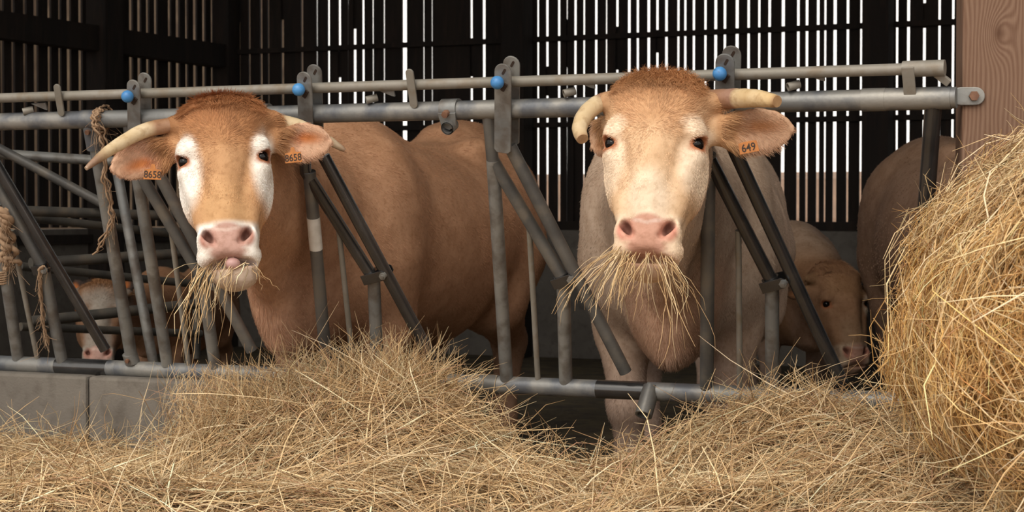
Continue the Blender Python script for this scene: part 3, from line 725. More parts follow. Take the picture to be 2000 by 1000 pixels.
def common_paint(V, N, hf, bf, EF, pal, white, skinny=True):
    """pigment by place on the animal, shade painted inside the nostrils, hair length and lie"""
    h = hf.l(V); b = bf.l(V); x, y, z = h.T; ax = np.abs(x)
    n1 = vnoise(h, 9, 5); n2 = vnoise(h, 30, 6)
    col = np.tile(np.asarray(pal['body'], float), (len(V), 1))
    col = mixc(col, pal['back'], sstep(1.05, 1.3, b[:, 2] + .05 * n1) * .7)
    col = mixc(col, pal['belly'], sstep(.75, .5, b[:, 2] + .05 * n1) * .8)
    col = mixc(col, pal['chest'], sstep(-.3, -.5, b[:, 1]) * sstep(.95, .72, b[:, 2] + .04 * n1))
    col = mixc(col, pal['leg'], sstep(.62, .4, b[:, 2]))
    inhead = sstep(.46, .40, np.linalg.norm(h * [1, 1, .9], axis=1)) * sstep(.19, .12, y)
    hc = np.tile(np.asarray(pal['face'], float), (len(V), 1))
    hc = mixc(hc, pal['forehead'], sstep(-.02, .06, z + .03 * n1) * sstep(.135, .09, ax))
    hc = mixc(hc, pal['poll'], sstep(.055, .185, z + .022 * n1 + .018 * n2))
    hc = mixc(hc, np.asarray(pal['forehead']) * .8, sstep(.118, .14, ax) * sstep(.085, .115, z) * .9)
    hc = mixc(hc, pal['bridge'], sstep(-.05, -.16, z + .03 * n1) * sstep(.1, .05, ax) * .85)
    hc = mixc(hc, pal['cheek'], sstep(.03, .07, y) * sstep(.02, -.06, z))
    for (cx, cz, rx, rz, w) in white:
        front = sstep(.09, .03, y)
        hc = mixc(hc, pal['white'], blob(x, z + .008 * n2, cx, cz, rx, rz, .42) * front * w)
    hc = mixc(hc, pal['white'], sstep(-.222, -.246, z + .006 * n2 - .03 * ax * 0) * pal.get('muzzle_white', 1))
    # naked nose: pad, nostrils, lips
    pad = blob(x, z, 0, -.285, .062, .046, .16) * sstep(-.035, -.055, y)
    pad = np.maximum(pad, blob(x, z, 0, -.325, .055, .022, .3) * sstep(-.02, -.05, y))
    nos = np.maximum(blob(x, z, .057, -.28, .026, .032, .3), blob(x, z, -.057, -.28, .026, .032, .3)) * sstep(-.03, -.055, y)
    lips = blob(x, z, 0, -.352, .072, .02, .4) * sstep(.02, -.02, y)
    skin = np.clip(np.maximum(np.maximum(pad, nos), lips * .9), 0, 1)
    hc = mixc(hc, pal['nose'], np.maximum(pad, lips * .8)); hc = mixc(hc, pal['nostril'], nos * (1 - .55 * pad))
    nostril_shade = np.maximum(blob(x, z, .057, -.272, .016, .025, .5), blob(x, z, -.057, -.272, .016, .025, .5)) * sstep(-.085, -.07, y) * sstep(-.02, -.04, y)  # mask that paints shade into the nostril recesses
    hc = mixc(hc, (.10, .035, .025), nostril_shade * .9); hc = mixc(hc, (.78, .62, .56), sstep(.007, .002, np.abs(z + .264 - .25 * ax)) * sstep(.045, .03, ax) * sstep(-.06, -.075, y) * .6)
    chin = sstep(-.35, -.362, z) * sstep(.06, .0, y)
    hc = mixc(hc, pal['chin'], chin * .7)
    for s in (-1, 1):
        dE = np.sqrt((x - .122 * s) ** 2 + (y + .045) ** 2 + (z + .012) ** 2)
        rim = sstep(.033, .024, dE); hc = mixc(hc, pal['eyerim'], rim); skin = np.maximum(skin, sstep(.027, .021, dE))
        tear = blob(x, z, .108 * s, -.028, .014, .012, .6) * sstep(.0, -.03, y); hc = mixc(hc, pal['eyerim'], tear * .55)
    col = col * (1 - inhead[:, None]) + hc * inhead[:, None]
    skin = skin * inhead
    # lie and length of the hair
    whorl = np.stack([x, np.zeros_like(x), z - .02], 1); whorl /= np.linalg.norm(whorl, axis=1, keepdims=True) + .02
    fdh = whorl + np.array([0, .25, 0]); fdh[:, 2] += np.where(z < -.02, -.5, 0)
    pw = sstep(.115, .20, z + .02 * n1)[:, None]; fdh = fdh * (1 - pw) + np.stack([x * 3.2 + .35 * vnoise(h, 26, 11), np.full_like(x, -.7), -.75 + .5 * vnoise(h, 22, 12)], 1) * pw   # the tuft falls over the forehead
    fd = fdh @ hf.R.T
    fdb = np.stack([np.zeros(len(V)), np.full(len(V), .75), np.full(len(V), -.7)], 1) @ bf.R.T
    fd = fd * inhead[:, None] + fdb * (1 - inhead[:, None])
    ln = np.full(len(V), .014)
    ln = np.where(inhead > .5, .0085 + .010 * sstep(-.02, .06, z) * sstep(.15, .11, ax) + .020 * sstep(.11, .17, z) * sstep(.135, .10, ax) - .003 * sstep(-.15, -.25, z), ln)
    under = (1 - inhead) * sstep(.10, .0, np.abs(b[:, 0])) * sstep(-.2, -.45, b[:, 1]) * sstep(.85, .7, b[:, 2])
    ln = ln + .02 * under
    # ears
    for ef, L_ in EF:
        e = ef.l(V); t = e[:, 0] / L_
        on = sstep(.06, .2, t) * (t < 1.15) * (np.abs(e[:, 2]) < .1) * (np.abs(e[:, 1]) < .06)
        open_ = on * sstep(.2, -.2, N @ ef.R[:, 1])
        col = mixc(col, pal['earback'], on)
        col = mixc(col, pal['earin'], open_ * sstep(.2, .45, t))
        col = mixc(col, pal['eardeep'], open_ * blob(t, e[:, 2], .60, .012, .22, .017, .8) * .9)
        col = mixc(col, pal['earfringe'], open_ * sstep(.42, .22, t) * .9)
        skin = np.maximum(skin * (1 - on), open_ * sstep(.5, .7, t) * .35)
        fde = (ef.R[:, 0][None] * (.7 - .2 * t[:, None]) + ef.R[:, 2][None] * np.sign(e[:, 2:3] + .01) * .25 + np.array([0, 0, -.55]))
        fd = fd * (1 - on[:, None]) + fde * on[:, None]
        edge = sstep(.03, .055, np.abs(e[:, 2]))
        ln = np.where(on > .5, .012 + .014 * edge * (e[:, 2] < 0) + .030 * open_ * sstep(.55, .2, t), ln)
    ln = ln * hf.s
    return np.clip(col, 0, 1), np.clip(skin, 0, 1), ln, fd

def ear_tag(root, pos, ex, ez, txt, w=.054, h=.031, tab=True):
    ey = unit(np.cross(ez, ex)); mb = MB()          # ey points into the ear
    o = [(-w / 2, -h / 2), (w / 2, -h / 2), (w / 2 * .94, h / 2), (w * .16, h * .56)] + ([(w * .09, h * 1.05), (-w * .09, h * 1.05)] if tab else []) + [(-w * .16, h * .56), (-w / 2 * .94, h / 2)]
    mb.prism(o, pos, ex, ez, ey, .0024); t = mb.build('ear_tag', M['tag'], root, .0006); t['label'] = 'orange plastic ear tag'
    cu = bpy.data.curves.new('tag_number', 'FONT'); cu.body = txt; cu.size = h * .98; cu.align_x = 'CENTER'; cu.align_y = 'CENTER'; cu.extrude = .0004; cu.offset = .0004; cu.space_character = 1.02
    tmp = bpy.data.objects.new('tag_number', cu); COL.objects.link(tmp); bpy.context.view_layer.update()
    me = bpy.data.meshes.new_from_object(tmp.evaluated_get(bpy.context.evaluated_depsgraph_get())); bpy.data.objects.remove(tmp); bpy.data.curves.remove(cu)
    me.materials.clear(); me.materials.append(M['ink']); me.name = 'tag_number'; to = bpy.data.objects.new('tag_number', me); COL.objects.link(to); to.parent = t
    m = Matrix.Identity(4); p = pos - ey * .0018 - ez * .001
    sx = .86
    for i in range(3): m[i][0] = ex[i] * sx; m[i][1] = ez[i]; m[i][2] = -ey[i]; m[i][3] = p[i]
    to.matrix_basis = m
    return t

PAL_L = dict(body=(.53, .305, .185), back=(.46, .25, .14), belly=(.52, .29, .18), chest=(.60, .36, .24), leg=(.40, .24, .16), face=(.58, .335, .175), forehead=(.43, .215, .10), poll=(.42, .18, .075),
    bridge=(.60, .36, .18), cheek=(.50, .24, .09), white=(.93, .89, .84), nose=(.56, .35, .30), nostril=(.48, .24, .19), chin=(.42, .27, .17), eyerim=(.38, .15, .075), earback=(.42, .19, .085), earin=(.66, .42, .29), eardeep=(.58, .19, .05), earfringe=(.46, .25, .12))
PAL_R = dict(body=(.56, .43, .335), back=(.54, .40, .30), belly=(.50, .35, .26), chest=(.58, .37, .26), leg=(.50, .37, .30), face=(.72, .49, .305), forehead=(.60, .36, .20), poll=(.44, .21, .09),
    bridge=(.82, .63, .45), cheek=(.58, .35, .20), white=(.88, .74, .59), nose=(.60, .34, .26), nostril=(.62, .28, .21), chin=(.55, .36, .26), eyerim=(.44, .17, .08), earback=(.50, .25, .12), earin=(.62, .40, .27), eardeep=(.46, .21, .09), earfringe=(.52, .31, .16), muzzle_white=.55)
# left cow
HF = Frame(P(438, 314, 5.62), rotm(6, -4, -20)); BF = Frame((-.62, 6.9, 0), rotm(-20))
WH_L = [(.132, -.05, .045, .11, 1), (-.118, -.058, .050, .11, 1), (.125, .02, .032, .035, 1), (-.115, .025, .036, .035, 1)]
CR, SK, TP = (.68, .56, .38), (.36, .21, .13), (.30, .19, .13)
cow_l, EF_L = make_cow('cow', 'russet brown cow with white eye patches and long curved horns, chewing hay between the bars', 'cow', None, HF, BF, dict(
    paint=lambda V, N, hf, bf, EF: common_paint(V, N, hf, bf, EF, PAL_L, WH_L), fur=230000, jaw_open=.028, jaw_shift=.014,
    ears=[((-.135, .06, .083), (-.343, .035, .010), (-.1, -1, -.15), .060), ((.135, .06, .083), (.33, .045, .057), (.1, -1, -.15), .060)],
    horns=[([(-.125, .035, .146), (-.233, .0, .118), (-.32, -.04, .056), (-.367, -.08, .004), (-.405, -.10, -.036)], [.025, .0235, .0195, .014, .006], [(0, SK), (.2, SK), (.25, CR), (.62, CR), (.8, TP), (.95, TP), (1, (.45, .33, .24))]),
           ([(.12, .035, .141), (.216, .045, .124), (.287, .065, .096), (.334, .085, .071), (.372, .10, .048)], [.025, .0235, .019, .014, .006], [(0, SK), (.16, SK), (.2, CR), (.6, CR), (.85, (.5, .4, .3)), (1, TP)])]))
M['tongue'] = mat('tongue', (.46, .27, .25), .45)
mb = MB(); mb.ball(HF.w((.010, -.052, -.352)), .024, 16, (1.0, .9, .8)); mb.build('tongue', M['tongue'], cow_l)
ear_tag(cow_l, P(298, 341, 5.612), unit([1, .1, -.04]), unit([.04, .12, 1]), '8658')
ear_tag(cow_l, P(573, 308, 5.618), unit([1, -.15, .10]), unit([-.1, .12, 1]), '8658')
# right cow
HF2 = Frame(P(1281, 284, 5.08), rotm(-11, 1, -20)); BF2 = Frame((.585, 6.42, 0), rotm(-8))
WH_R = [(.118, -.075, .045, .085, .8), (-.118, -.075, .045, .085, .8), (.115, .035, .04, .03, .7), (-.115, .035, .04, .03, .7), (0, -.19, .05, .07, .7)]
cow_r, EF_R = make_cow('cow', 'cream faced cow with short blunt horns, hay hanging from its mouth, nearer the timber post', 'cow', None, HF2, BF2, dict(
    paint=lambda V, N, hf, bf, EF: common_paint(V, N, hf, bf, EF, PAL_R, WH_R), fur=230000, jaw_open=.006, curl=1.0, width=1.03,
    ears=[((-.13, .075, .09), (-.21, .20, .075), (-1, -.2, -.3), .052), ((.14, .065, .068), (.372, .05, .073), (.05, -1, -.2), .064)],
    horns=[([(-.115, .06, .160), (-.164, .03, .143), (-.2, -.01, .09), (-.211, -.04, .033), (-.197, -.06, -.008)], [.028, .0255, .0245, .0215, .0165], [(0, SK), (.3, (.34, .2, .15)), (.34, CR), (.9, (.62, .5, .33)), (1, (.45, .3, .18))]),
           ([(.13, .06, .163), (.214, .0, .143), (.28, -.06, .117), (.335, -.11, .087)], [.030, .028, .0245, .016], [(0, SK), (.34, (.34, .2, .15)), (.38, CR), (.9, (.64, .46, .24)), (1, (.4, .24, .12))])]))
ear_tag(cow_r, P(1462, 288, 5.062), unit([1, -.12, .2]), unit([-.2, .12, 1]), '649', tab=False)

# animals behind
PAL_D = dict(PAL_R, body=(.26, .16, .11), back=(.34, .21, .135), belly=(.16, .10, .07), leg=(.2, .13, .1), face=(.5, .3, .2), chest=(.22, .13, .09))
BF3 = Frame((1.86, 7.95, 0), rotm(184), .97)
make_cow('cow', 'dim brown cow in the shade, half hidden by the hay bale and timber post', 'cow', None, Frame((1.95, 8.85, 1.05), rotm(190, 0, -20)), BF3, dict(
    paint=lambda V, N, hf, bf, EF: common_paint(V, N, hf, bf, EF, PAL_D, []), fur=24000, fine=.016, coarse=.028, thick=1.6, ears=[((-.13, .06, .07), (-.3, .08, .06), (0, -1, 0), .05), ((.13, .06, .07), (.3, .08, .06), (0, -1, 0), .05)]))
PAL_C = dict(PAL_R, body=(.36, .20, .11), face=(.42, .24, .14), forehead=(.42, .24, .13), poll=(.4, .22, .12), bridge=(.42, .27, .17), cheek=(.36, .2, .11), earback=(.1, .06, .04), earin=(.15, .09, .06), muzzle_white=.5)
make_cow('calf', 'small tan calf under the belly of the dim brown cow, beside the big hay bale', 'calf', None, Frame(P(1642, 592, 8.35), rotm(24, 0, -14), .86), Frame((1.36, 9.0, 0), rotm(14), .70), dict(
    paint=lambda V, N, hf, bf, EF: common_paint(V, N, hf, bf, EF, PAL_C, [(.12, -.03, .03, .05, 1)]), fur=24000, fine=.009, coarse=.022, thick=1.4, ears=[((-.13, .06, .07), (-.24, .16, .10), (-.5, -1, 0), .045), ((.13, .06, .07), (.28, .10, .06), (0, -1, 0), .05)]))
PAL_W = dict(PAL_L, body=(.22, .11, .06), face=(.22, .12, .07), forehead=(.3, .25, .21), bridge=(.36, .31, .27), poll=(.3, .15, .07), white=(.36, .32, .28), earback=(.03, .02, .015), earin=(.05, .035, .03))  # darkened palette: the dimness of the pen is put into the coat colours
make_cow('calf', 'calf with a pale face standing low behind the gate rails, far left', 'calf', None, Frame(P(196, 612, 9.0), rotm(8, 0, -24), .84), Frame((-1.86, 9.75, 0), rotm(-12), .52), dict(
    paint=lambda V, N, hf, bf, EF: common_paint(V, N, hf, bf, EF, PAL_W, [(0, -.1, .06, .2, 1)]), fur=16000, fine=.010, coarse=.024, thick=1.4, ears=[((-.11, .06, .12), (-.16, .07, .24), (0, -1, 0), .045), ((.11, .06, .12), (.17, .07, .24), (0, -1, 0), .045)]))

# ------------------------------------------------------------------ gates inside the pen on the left
def pipe(name, m, par, a, b, r): return MB().tube([a, b], r, 14).build(name, m, par)
gA = P(-60, 300, 7.0)
gate = empty('pen_gate', P(200, 700, 7.35), 'grey tubular pen gate standing behind the feed barrier on the left', 'gate')
pipe('gate_rail', M['galv'], gate, P(-60, 297, 7.35), P(262, 318, 7.6), .021)
pipe('gate_brace', M['darkgalv'], gate, P(-30, 275, 7.3), P(205, 400, 7.42), .0195)
pipe('gate_rail', M['gate'], gate, P(20, 411, 7.2), P(345, 422, 7.7), .021)
pipe('gate_rail', M['gate'], gate, P(60, 514, 7.25), P(400, 492, 7.8), .022)
pipe('gate_rail', M['gate'], gate, P(60, 628, 7.25), P(400, 592, 7.8), .022)
pipe('gate_post', M['galv'], gate, P(228, 330, 7.35), P(300, 712, 7.35), .020)
gate2 = empty('pen_gate', P(330, 640, 8.2), 'darker tubular gate slanting back behind the grey pen gate', 'gate')
pipe('gate_rail', M['gate'], gate2, P(40, 424, 8.0), P(392, 462, 8.8), .019)
pipe('gate_rail', M['gate'], gate2, P(40, 520, 8.0), P(392, 556, 8.8), .019)
pipe('gate_rail', M['gate'], gate2, P(40, 638, 8.0), P(392, 652, 8.8), .019)
pipe('gate_upright', M['gate'], gate2, P(384, 440, 8.8), P(384, 700, 8.8), .02)

# ------------------------------------------------------------------ hay
def hay_mesh(pts, rad):
    """pts (n,k,3), rad (n,) -> three-sided tapering stalks"""
    n, k = pts.shape[:2]
    t = pts[:, -1] - pts[:, 0]; t /= np.linalg.norm(t, axis=1, keepdims=True) + 1e-9
    a = np.where(np.abs(t[:, 2:3]) < .8, np.array([[0, 0, 1.]]), np.array([[1., 0, 0]]))
    x = np.cross(a, t); x /= np.linalg.norm(x, axis=1, keepdims=True); y = np.cross(t, x)
    rot = RNG.uniform(0, 6.28, n); V = np.zeros((n, k, 3, 3))
    prof = np.interp(np.linspace(0, 1, k), [0, .15, .8, 1], [.8, 1, .8, .35])
    for j in range(3):
        an = rot + j * 2.0944
        off = (x * np.cos(an)[:, None] + y * np.sin(an)[:, None] * .6) * rad[:, None]
        V[:, :, j] = pts + off[:, None, :] * prof[None, :, None]
    base = (np.arange(n) * k * 3)[:, None, None]
    i = np.arange(k - 1)[None, :, None] * 3; j = np.arange(3)[None, None, :]; j2 = (j + 1) % 3
    q = np.stack([base + i + j, base + i + j2, base + i + 3 + j2, base + i + 3 + j], -1).reshape(-1, 4)
    return V.reshape(-1, 3), q
def bend(root, d, L_, k, amp, nrm=None):
    """stalks starting at root along d, bent and kinked"""
    n = len(root); pts = np.zeros((n, k, 3)); s = np.linspace(0, 1, k)
    c = RNG.normal(size=(n, 3)) * amp; c -= d * np.einsum('ij,ij->i', c, d)[:, None]
    c2 = RNG.normal(size=(n, 3)) * amp * .4
    for i in range(k):
        pts[:, i] = root + (d * s[i] + c * (s[i] * s[i] - s[i]) * 1.2 + c2 * math.sin(s[i] * 6.28) * .25) * L_[:, None]
    return pts
STRAW = np.array([(.64, .475, .275), (.52, .365, .20), (.74, .60, .39), (.38, .25, .135), (.56, .45, .30), (.47, .40, .255), (.86, .74, .54), (.26, .165, .09), (.46, .28, .18)])
def straw_col(n, w=None, gold=None):
    c = STRAW[RNG.choice(len(STRAW), n, p=w if w is not None else [.2, .2, .12, .16, .1, .08, .04, .06, .04])] * np.array([1.17, 1.12, 1.06]) * (1 + RNG.normal(size=(n, 1)) * .12)
    if gold is not None: c = c * (1 - gold[:, None]) + c * np.array([1.14, .96, .60]) * gold[:, None]
    return np.clip(c, 0, 1)
def gsn(x, y, cx, cy, sx, sy, a, p=2): return a * np.exp(-(np.abs((x - cx) / sx) ** p + np.abs((y - cy) / sy) ** p) * .5)
LUMP = [(RNG.uniform(-2.2, 2.2), RNG.uniform(3.9, 6.3), RNG.uniform(.07, .24), RNG.uniform(.06, .18), RNG.uniform(-.06, .06)) for _ in range(190)]
def hh(x, y):
    x = np.asarray(x, float); y = np.asarray(y, float)
    yf = 6.0 - (x + .025) * math.tan(AL)
    h = np.full_like(x, .155)
    h = h + gsn(x, y, -.42, 6.02, .23, .36, .30) + gsn(x, y, -.85, 6.15, .20, .30, .215, 2.6) + gsn(x, y, -.14, 5.72, .20, .30, .10)
    h = h + gsn(x, y, .78, 5.42, .27, .42, .215, 2.4)
    h = h + gsn(x, y, -.12, 5.1, .38, .24, .12) + gsn(x, y, .35, 4.85, .35, .25, .08)
    h = h + gsn(x, y, -1.75, 6.15, .38, .4, .06) + gsn(x, y, 1.28, 4.6, .33, .8, .25)
    h = h + gsn(x, y, -1.0, 5.1, .4, .3, .06)
    for a in LUMP: h = h + gsn(x, y, *a)
    edge = np.clip((yf + .16 - y) / .30, 0, 1); edge = edge * edge * (3 - 2 * edge)
    return np.maximum(h * edge, .004 + 0 * h)
def hnorm(x, y):
    e = .02; a = (hh(x + e, y) - hh(x - e, y)) / (2 * e); b = (hh(x, y + e) - hh(x, y - e)) / (2 * e)
    n = np.stack([-a, -b, np.ones_like(a)], 1); return n / np.linalg.norm(n, axis=1, keepdims=True)
gx = np.linspace(-2.7, 2.7, 190); gy = np.linspace(3.3, 7.4, 150)
X, Y = np.meshgrid(gx, gy, indexing='ij'); Z = hh(X.ravel(), Y.ravel()).reshape(X.shape) - .035
keep = Y < 6.0 - (X + .025) * math.tan(AL) + .22
Vb = np.stack([X, Y, np.maximum(Z, -.004)], -1).reshape(-1, 3); idx = np.arange(X.size).reshape(X.shape)
q = np.stack([idx[:-1, :-1], idx[1:, :-1], idx[1:, 1:], idx[:-1, 1:]], -1).reshape(-1, 4); q = q[keep.ravel()[q].all(1)]
def join(parts):
    Vs, Qs, Cs, b = [], [], [], 0
    for v, qq, c in parts: Vs.append(v); Qs.append(qq + b); Cs.append(c); b += len(v)
    return np.concatenate(Vs), np.concatenate(Qs), np.concatenate(Cs)
def surface_hay(n, x, y, lift, lmin, lmax, rmin, rmax, sink=.03, flow=None, amp=.22):
    z = hh(x, y); nn = hnorm(x, y)
    th = RNG.uniform(0, 6.283, n) if flow is None else flow + RNG.normal(size=n) * .55
    t = np.stack([np.cos(th), np.sin(th), np.zeros(n)], 1); t -= nn * np.einsum('ij,ij->i', t, nn)[:, None]
    t /= np.linalg.norm(t, axis=1, keepdims=True); t = t + nn * lift[:, None]; t /= np.linalg.norm(t, axis=1, keepdims=True)
    L_ = RNG.uniform(lmin, lmax, n); p = np.stack([x, y, z], 1) - nn * RNG.uniform(0, max(sink, 1e-6), n)[:, None] - t * (L_ * np.where(lift > .25, .1, .5))[:, None]
    pts = bend(p, t, L_, 5, amp)
    pts[:, :, 2] = np.maximum(pts[:, :, 2], .004)
    return pts, RNG.uniform(rmin, rmax, n)
def pick(n, x0=-2.3, x1=2.1, y0=4.1):
    """points where the camera could see hay, denser towards the camera"""
    x = RNG.uniform(x0, x1, n * 2); yf = 6.0 - (x + .025) * math.tan(AL) + .08
    y = y0 + (yf - y0) * RNG.uniform(0, 1, n * 2)
    ok = np.abs(x / y) < .31; x, y = x[ok][:n], y[ok][:n]
    return x, y, len(x)
parts = []
CL = np.stack([RNG.uniform(-2.3, 2.1, 420), RNG.uniform(4.0, 7.0, 420)], 1); CLA = RNG.uniform(-1.0, 1.0, 420) + np.where(RNG.uniform(size=420) < .25, 1.4, 0)
def fl(x, y, seed=0):          # stalks lie in matted bunches, each bunch with a direction of its own
    px, py = x + .05 * np.sin(y * 17 + seed), y * 1.5
    d = (px[:, None] - CL[None, :, 0]) ** 2 + (py[:, None] - CL[None, :, 1] * 1.5) ** 2
    return CLA[(np.argmin(d, 1) + seed * 7) % len(CLA)]
x, y, n = pick(24000); p, r = surface_hay(n, x, y, RNG.normal(size=n) * .10, .14, .42, .0010, .0024, .055, fl(x, y), .15); parts.append((p, r, straw_col(n, [.18, .2, .08, .2, .1, .1, .02, .08, .04])))
x, y, n = pick(11000); p, r = surface_hay(n, x, y, RNG.normal(size=n) * .16 + .04, .16, .46, .0012, .0028, .014, fl(x, y, 1), .2); parts.append((p, r, straw_col(n)))
x, y, n = pick(1300); p, r = surface_hay(n, x, y, np.abs(RNG.normal(size=n)) * .8 + .25, .08, .22, .0008, .0020, .01, None, .35); parts.append((p, r, straw_col(n)))
x, y, n = pick(900); p, r = surface_hay(n, x, y, RNG.normal(size=n) * .12 + .08, .25, .55, .0020, .0038, -.0, None, .12); parts.append((p, r, straw_col(n, [.15, .05, .35, .0, .1, .1, .25, .0, .0])))
def mound(n, cx, cy, sx, sy, lift, lmin, lmax):
    x = RNG.normal(size=n) * sx + cx; y = np.minimum(RNG.normal(size=n) * sy + cy, 6.0 - (x + .025) * math.tan(AL) + .06)
    p, r = surface_hay(n, x, y, np.abs(RNG.normal(size=n)) * lift + .05, lmin, lmax, .0010, .0024, .02, None, .3); parts.append((p, r, straw_col(n)))
mound(2300, -.42, 6.0, .24, .2, .5, .12, .34)
mound(600, -.38, 6.05, .10, .10, 1.5, .12, .26)
mound(900, -.90, 6.18, .13, .14, .7, .12, .32)
mound(1600, .78, 5.45, .28, .22, .3, .1, .28)
mound(130, .95, 5.5, .3, .12, 1.6, .10, .2)
mound(110, -1.6, 6.3, .5, .2, 1.4, .12, .28)
# hay hanging down the kerb left of the mound
n = 700; x = RNG.normal(size=n) * .10 - 1.0; y = 6.27 - (x + 1.0) * .45 + RNG.normal(size=n) * .05
p0 = np.stack([x, y - .05, RNG.uniform(.26, .52, n)], 1); d = RNG.normal(size=(n, 3)) * .35 + np.array([0, -.15, -1]); d /= np.linalg.norm(d, axis=1, keepdims=True)
parts.append((bend(p0, d, RNG.uniform(.12, .3, n), 5, .3), RNG.uniform(.0008, .0018, n), straw_col(n)))
MS = [(*hay_mesh(p, r), np.repeat(c, p.shape[1] * 3, 0)) for p, r, c in parts]
Vh, Qh, Ch = join(MS + [(Vb, q, np.tile([.13, .085, .045], (len(Vb), 1)))])  # base sheet coloured dark to paint the shade between stalks
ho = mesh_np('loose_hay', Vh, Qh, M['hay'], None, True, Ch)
props(ho, 'loose tan hay heaped along the foot of the feed barrier across the foreground', 'hay', kind='stuff')

# big round bale at the right
BC = np.array([1.60, 4.37, .69]); BR, BL = .60, .56
def bale_pt(u, v):
    """u around, v -1..1 along; rounded shoulders"""
    s = np.clip(np.abs(v), 0, 1); rr = BR * (1 - .35 * np.clip((s - .72) / .28, 0, 1) ** 2.2)
    dia = (np.abs(np.cos(u)) ** 1.72 + np.abs(np.sin(u)) ** 1.72) ** (-1 / 1.72)
    bump = dia + .025 * np.sin(u * 5 + v * 3) + .02 * np.sin(u * 11 - v * 5 + 1) + .015 * np.sin(u * 3 - v * 9)
    return np.stack([BC[0] + np.cos(u) * rr * bump, BC[1] + v * BL, np.maximum(BC[2] + np.sin(u) * rr * bump, .02)], -1)
nu, nv = 96, 40
uu, vv = np.meshgrid(np.linspace(0, 2 * math.pi, nu, endpoint=False), np.linspace(-1, 1, nv), indexing='ij')
Vc = bale_pt(uu, vv) ; Vc = BC + (Vc - BC) * .965; Vc = Vc.reshape(-1, 3); ii = np.arange(nu * nv).reshape(nu, nv)
qb = np.stack([ii, np.roll(ii, -1, 0)], -1); qb = np.stack([qb[:, :-1, 0], qb[:, :-1, 1], qb[:, 1:, 1], qb[:, 1:, 0]], -1).reshape(-1, 4)
bt = []; cap = []
for e, vsign in ((0, -1), (nv - 1, 1)):
    cen = BC + np.array([0, vsign * (BL - .0), 0]); Vc = np.vstack([Vc, cen]); ci = len(Vc) - 1
    for k in range(nu):
        a, b = ii[k, e], ii[(k + 1) % nu, e]; cap.append((ci, a, b, ci) if False else ((a, b, ci, ci)))
tri = [(c[0], c[1], c[2]) for c in cap]
def bale_hay(n, lmin, lmax, rmin, rmax, sink, lift, circ, front=False):
    if front:
        a = RNG.uniform(0, 6.283, n); rr = np.sqrt(RNG.uniform(0, 1, n)) * BR * .75
        p = np.stack([BC[0] + np.cos(a) * rr, np.full(n, BC[1] - BL * 1.0) - .06 * (1 - (rr / BR) ** 2), BC[2] + np.sin(a) * rr], 1); nn = np.tile([0, -1., 0], (n, 1))
        tc = np.stack([-np.sin(a), 0 * a, np.cos(a)], 1); tl = np.stack([np.cos(a), 0 * a, np.sin(a)], 1)
    else:
        a = RNG.uniform(.2, 6.1, n); v = RNG.uniform(-1, 1, n); p = bale_pt(a, v)
        e = 1e-3; tc = bale_pt(a + e, v) - bale_pt(a - e, v); tl = bale_pt(a, np.clip(v + e, -1, 1)) - bale_pt(a, np.clip(v - e, -1, 1))
        tc /= np.linalg.norm(tc, axis=1, keepdims=True) + 1e-9; tl /= np.linalg.norm(tl, axis=1, keepdims=True) + 1e-9
        nn = np.cross(tl, tc); nn *= np.sign(np.einsum('ij,ij->i', nn, p - BC))[:, None]
    w = RNG.normal(size=n) * (1 - circ) * 1.4
    t = tc * np.cos(w)[:, None] + tl * np.sin(w)[:, None]; t *= np.sign(RNG.normal(size=(n, 1)))
    t = t + nn * (RNG.normal(size=n) * .08 + lift * np.abs(RNG.normal(size=n)))[:, None]; t /= np.linalg.norm(t, axis=1, keepdims=True)
    L_ = RNG.uniform(lmin, lmax, n); p = p - nn * RNG.uniform(min(-.01, sink), max(-.01, sink), n)[:, None]
    pts = bend(p - t * (L_ * (.45 if lift < .3 else .1))[:, None], t, L_, 5, .2)
    droop = np.linspace(-.5, .5, 5) ** 2 * (L_[:, None] ** 2) * .9
    pts -= nn[:, None, :] * droop[..., None]
    return pts, RNG.uniform(rmin, rmax, n)
parts = []
def bp(*a, gold=.5, w=None, **k):
    p, r = bale_hay(*a, **k); n = len(p)
    keep = p[:, :, 2].min(1) > .02; p, r = p[keep], r[keep]; n = len(p)
    z = p[:, 2, 2]; gw = np.clip(gold * (1.1 - 1.1 * np.abs(z - .72) / .55) + RNG.normal(size=n) * .25, 0, 1)
    parts.append((p, r, straw_col(n, w, gw)))
bp(19000, .12, .34, .0010, .0022, .04, .0, .45, gold=.9)
bp(7000, .14, .40, .0011, .0026, .01, .1, .3, gold=.75)
bp(1500, .08, .2, .0008, .0018, .0, .9, .2, gold=.5)
bp(600, .25, .55, .0018, .0034, -.01, .06, .4, gold=.3, w=[.1, .0, .4, .0, .1, .0, .4, .0, .0])
bp(9000, .12, .34, .0009, .0019, .03, .1, .2, gold=.7, front=True)
bp(1300, .2, .5, .0016, .0036, -.02, .35, .1, gold=.2, front=True, w=[.2, .05, .3, .05, .1, .05, .25, .0, .0])
MS = [(*hay_mesh(p, r), np.repeat(c, p.shape[1] * 3, 0)) for p, r, c in parts]
qb = np.vstack([qb, np.array([(a, b, c, c) for a, b, c in tri])]) if False else qb
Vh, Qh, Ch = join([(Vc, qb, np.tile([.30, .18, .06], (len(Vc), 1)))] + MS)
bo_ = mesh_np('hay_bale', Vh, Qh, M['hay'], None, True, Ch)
props(bo_, 'big round golden hay bale at the right edge in front of the timber post', 'hay bale')

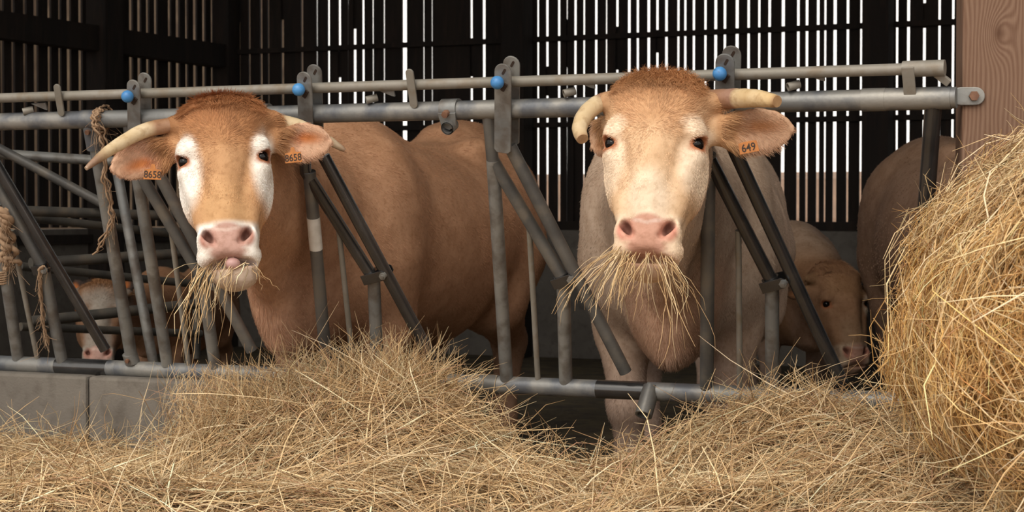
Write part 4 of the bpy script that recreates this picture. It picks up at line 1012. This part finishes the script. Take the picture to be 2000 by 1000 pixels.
# hay held in the two mouths
def wisp(name, label, starts, ends, n, spread, sag):
    a = np.array(starts); b = np.array(ends); k = 7
    i = RNG.integers(0, len(a), n); p0 = a[i] + RNG.normal(size=(n, 3)) * .006; p1 = b[i] + RNG.normal(size=(n, 3)) * spread
    f = RNG.uniform(.55, 1.05, n); p1 = p0 + (p1 - p0) * f[:, None]
    s = np.linspace(0, 1, k)[None, :, None]; pts = p0[:, None] + (p1 - p0)[:, None] * s
    out = (p1 - p0) * [1, 1, 0]; L_ = np.linalg.norm(p1 - p0, axis=1)
    c = RNG.normal(size=(n, 3)) * .16 * L_[:, None]; pts += (out * sag + np.array([0, -.02, 0]) + c)[:, None] * (s - s * s) * 1.6
    pts += RNG.normal(size=pts.shape) * .003
    V, Q = hay_mesh(pts, RNG.uniform(.0010, .0024, n)); o = mesh_np(name, V, Q, M['hay'], None, True, np.repeat(straw_col(n, [.28, .2, .2, .06, .12, .08, .06, .0, .0]), k * 3, 0))
    return props(o, label, 'hay')
yl = 5.47
SL = [P(405, 512, yl), P(415, 514, yl), P(430, 510, yl - .01), P(395, 514, yl + .01), P(445, 505, yl - .02), P(410, 514, yl), P(455, 508, yl - .02), P(480, 512, yl - .01), P(495, 516, yl)]
EL = [P(345, 690, yl + .05), P(372, 700, yl), P(398, 690, yl), P(330, 640, yl + .04), P(415, 660, yl), P(385, 640, yl), P(436, 585, yl), P(455, 572, yl), P(535, 560, yl)]
wl = wisp('hay_wisp', 'wisp of hay hanging from the mouth of the russet cow with long horns', SL, EL, 66, .035, .35)
yr = 4.90
SR = [P(1205, 488, yr), P(1215, 492, yr), P(1222, 492, yr - .01), P(1240, 496, yr - .01), P(1266, 498, yr - .01), P(1275, 498, yr - .01), P(1288, 500, yr), P(1300, 502, yr), P(1210, 490, yr)]
ER = [P(1120, 600, yr + .03), P(1170, 615, yr), P(1190, 620, yr), P(1205, 600, yr), P(1240, 610, yr), P(1300, 690, yr), P(1340, 690, yr), P(1360, 620, yr), P(1080, 640, yr + .05)]
wisp('hay_wisp', 'long wisp of hay hanging from the mouth of the cream faced cow', SR, ER, 95, .03, .35)

# ------------------------------------------------------------------ twine
def twine(label, path, r, frays, nl=3):
    path = [np.asarray(p) for p in path]; mb = MB(); s = np.linspace(0, len(path) - 1, len(path) * 7)
    C = np.array([[np.interp(t, range(len(path)), [p[j] for p in path]) for j in range(3)] for t in s])
    for q_ in range(nl):
        an = s * 5 + q_ * 6.283 / nl
        off = np.stack([np.cos(an) * r * .6, np.sin(an) * r * .6, np.zeros_like(an)], 1) + np.cumsum(RNG.normal(size=C.shape) * r * .10, 0)
        mb.tube(list(C + off), [r * .62 * (1 - .35 * i / len(s)) for i in range(len(s))], 7)
    for q_ in range(frays):
        i = RNG.integers(0, len(C)); a = C[i]; d = RNG.normal(size=3) * .4 + np.array([0, -.1, -1]); L_ = RNG.uniform(.02, .07)
        mb.tube([a + RNG.normal(size=3) * r * .5, a + d * L_ * .5 + RNG.normal(size=3) * .006, a + d * L_ + RNG.normal(size=3) * .012], .0007, 3, False)
    return props(mb.build('twine', M['twine'], None), label, 'twine')
FO = lambda x, y, o=.035: FP(x, y, o)
twine('frayed brown twine knotted round the top rail and hanging beside the leaning end post', [FP(193, 233) + (FN * math.cos(t) + FS * math.sin(t)) * .0385 + U * .0022 * t for t in np.linspace(.6, 12.6, 22)] + [ FO(191, 245, .036), FO(200, 262, .04), FO(205, 285, .04), FO(208, 320, .04), FO(206, 350, .04), FO(216, 372, .04), FO(218, 405, .04), FO(224, 425, .04), FO(214, 450, .04), FO(200, 475, .045), FO(190, 490, .05)], .0075, 70)
twine('short frayed twine hanging from the pivot of the shiny black arm on the left', [FO(84, 520, .036), FO(76, 530, .036), FO(77, 560, .034), FO(80, 600, .034), FO(84, 640, .034), FO(92, 676, .036)], .007, 50)
twine('tangled brown twine bunched at the left edge above the concrete block', [FO(4, 410, .05), FO(14, 430, .05), FO(8, 455, .05), FO(20, 480, .05), FO(12, 500, .05), FO(26, 512, .05)], .02, 120)
mb = MB()
for k in range(6):
    t = k / 5; c = FP(6 + t * 3, 527 + t * 22); ax = unit(FWN + U * random.uniform(-.05, .05))
    x = unit(np.cross(ax, FN)); y = np.cross(ax, x); mb.tube([c + (x * math.cos(a) + y * math.sin(a)) * .0245 for a in np.linspace(0, 6.283, 22)], .004, 6, False)
props(mb.build('twine', M['twine'], None), 'twine wound round the upright bar at the left edge', 'twine')
